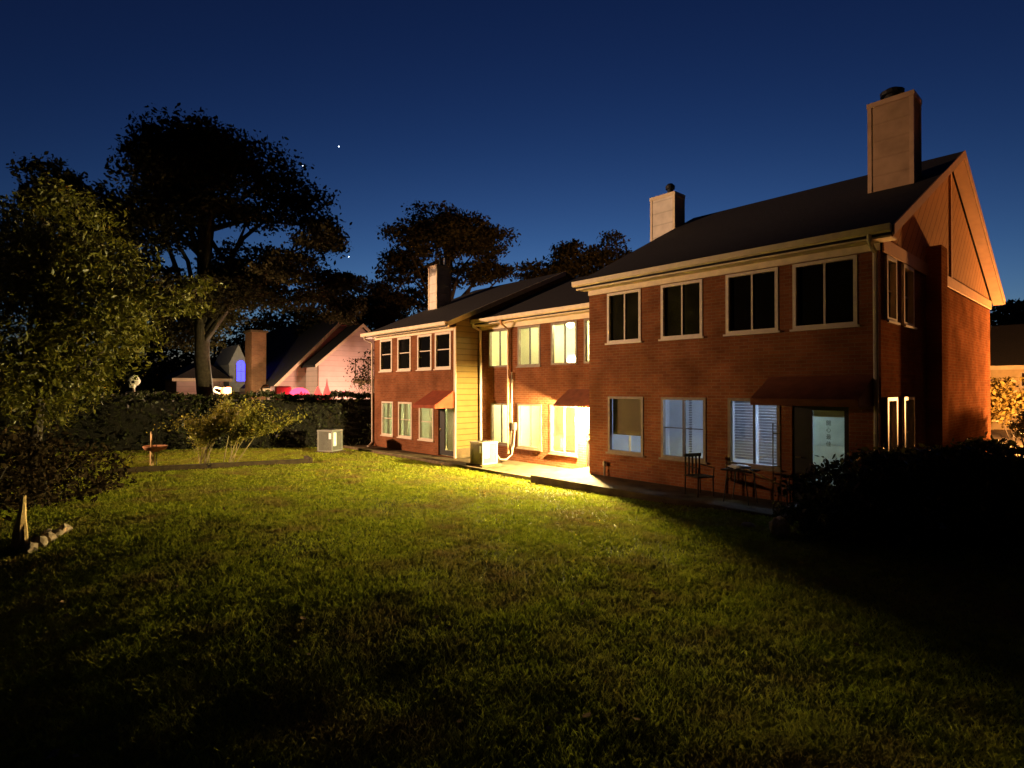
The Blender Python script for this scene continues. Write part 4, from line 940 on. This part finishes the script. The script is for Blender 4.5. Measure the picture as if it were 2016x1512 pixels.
o = MB().add([(-3.2, 24.6, .062), (6, 24.6, .062), (6, 45.9, .062), (-6, 45.9, .062), (-6, 25.5, .062)], [(0,1,2,3,4)]).build('driveway', pmat('drive concrete', (.36, .27, .17), .9, .25, 1.5, .2, 20), None); tag(o, 'pale concrete drive beside the nearest house', None, None, 'structure')
o = MB().box(-.6, 7, 14.6, 24.2, -.1, .078).build('side_path', M['concrete'], None, .02); tag(o, 'pale concrete side path right of the black hedge', None, None, 'structure')
z0 = .06
t = thing('topiary_bush', (-2.3, 24.9, z0), 'dark clipped topiary bush on bare stems at the corner of the nearest house', 'shrub')
b = MB()
for dx, dy in ((-.1, 0), (.12, .1), (.02, -.14)): b.tube([(-2.3+dx*.4, 24.9+dy*.4, z0), (-2.3+dx*2, 24.9+dy*2, z0+.6), (-2.3+dx*3.2, 24.9+dy*3, z0+1.05)], [.04, .03, .02], 6)
b.build('stem', M['bark'], t, smooth=True)
V, F = leaves(clump_points([(-2.3, 24.9, 1.42, .72, .72, .5), (-2.1, 24.9, 1.5, .6, .6, .42)], 4500, 26, .2), np.full(1, .045)); fast_mesh('foliage', V, F, M['leaf_hedge'], t)
bush('amber_bush', 'amber lit leafy bush in front of the house across the drive', 'shrub', [(-3.9, 33.2, 2.3, .9, .9, .8), (-3.3, 33.5, 1.8, .9, .8, .7), (-3.0, 33.0, 2.7, .4, .4, .5), (-4.5, 33.4, 1.7, .8, .8, .7)], 2600, .10, 'leaf_amber', (-3.8, 33.2, .06))
def ground_light(x, y, lab):
    t = thing('garden_light', (x, y, .06), lab, 'lamp', 'garden lights at the house corner')
    MB().lathe([(.05, 0), (.03, .03), (.03, .25), (.09, .27), (.09, .3)], (x, y, .06), 10).build('post', M['black_metal'], t)
    globe(t, (x, y, .42), .085, (1., .50, .22), 7, 'globe'); 
    MB().lathe([(.1, 0), (.06, .05), (.01, .08)], (x, y, .5), 10).build('cap', M['black_metal'], t)
ground_light(-2.75, 24.3, 'brighter low garden light against the corner of the nearest house')
ground_light(-2.42, 24.2, 'dimmer low garden light right under the topiary bush')

# ------------------------------------------------------------------ drive lantern, and an unseen spot filling the house fronts
def pole_lamp(name, x, y, h, label, colr, power, rad=.25, arm=(0, 0), aim=None):
    o = thing(name, (x, y, 0), label, 'street lamp', 'street lamps')
    MB().tube([(x, y, -.1), (x, y, h), (x+arm[0], y+arm[1], h+.15)], [.07, .05, .035], 8).build('pole', M['black_metal'], o)
    hx, hy = x+arm[0], y+arm[1]
    MB().lathe([(.02, .12), (.18, .06), (.22, 0), (.2, -.02)], (hx, hy, h+.2), 14).build('lamp_head', M['black_metal'], o)
    li = bpy.data.lights.new('pole_light', 'SPOT' if aim else 'POINT'); li.energy = power*DIM; li.color = colr; li.shadow_soft_size = rad
    l = bpy.data.objects.new('pole_light', li); col.objects.link(l); l.parent = o; l.location = (arm[0], arm[1], h-.12)
    if aim:
        li.spot_size = R(aim[3]); li.spot_blend = .75; l.rotation_euler = (Vector(aim[:3])-Vector((hx, hy, h-.12))).to_track_quat('-Z', 'Y').to_euler()
    return o
pole_lamp('pole_lamp', -.7, 29.0, 2.1, 'black post lantern beside the drive', (1., .45, .13), 4000, .12, (-.5, 0))
pole_lamp('pole_lamp', -30.0, -6.0, 4.9, 'unseen lamp behind the left hedge aimed to fill the house fronts', (1., .60, .35), 7600, .3, (.5, .5), (-18.8, 12.5, 4.6, 54))  # off-frame spot fill for the fronts, cone shaped to spare the trees

# ------------------------------------------------------------------ stars
for u, v, r, lab in ((666, 287, .5, 'brightest star high over the left house'), (595, 325, .35, 'faint star beside the tallest tree'), (686, 505, .42, 'low star at the right edge of the tallest tree')):
    d = 560; o = MB().ball(at(d, pxl(u, d), pxz(v, d)), r, 8, 6).build('star', emit_mat('star', (.8, .88, 1.), 2.2), None); tag(o, lab, 'star', 'stars in the evening sky')

# ------------------------------------------------------------------ sky and light
w = bpy.data.worlds.new('World'); sc.world = w; w.use_nodes = True
nt = w.node_tree; bg = nt.nodes['Background']
sky = nt.nodes.new('ShaderNodeTexSky'); sky.sky_type = 'NISHITA'; sky.sun_disc = False
sky.sun_elevation = R(-5.85); sky.sun_rotation = R(-41); sky.air_density = 1.0; sky.dust_density = .3; sky.ozone_density = 3.0
tint = nt.nodes.new('ShaderNodeMix'); tint.data_type = 'RGBA'; tint.blend_type = 'MULTIPLY'; tint.inputs['Factor'].default_value = 1; tint.inputs['B'].default_value = (1.05, 1.22, .95, 1)
nt.links.new(sky.outputs[0], tint.inputs['A']); nt.links.new(tint.outputs['Result'], bg.inputs['Color']); bg.inputs['Strength'].default_value = .15

cam = bpy.data.cameras.new('camera'); cam.lens = 36*1110/2016; cam.sensor_width = 36; cam.clip_end = 2000; cam.clip_start = .05
co = bpy.data.objects.new('camera', cam); col.objects.link(co); co.location = (0, 0, 2.6); co.rotation_euler = (R(90.46), 0, R(48))
sc.camera = co
sc.render.engine = 'CYCLES'
sc.cycles.use_denoising = True
sc.cycles.max_bounces = 6; sc.cycles.transparent_max_bounces = 8; sc.cycles.sample_clamp_indirect = 6
sc.cycles.caustics_reflective = False; sc.cycles.caustics_refractive = False
vs = sc.view_settings; vs.view_transform = 'Standard'; vs.look = 'None'; vs.exposure = 6.2; vs.gamma = 1
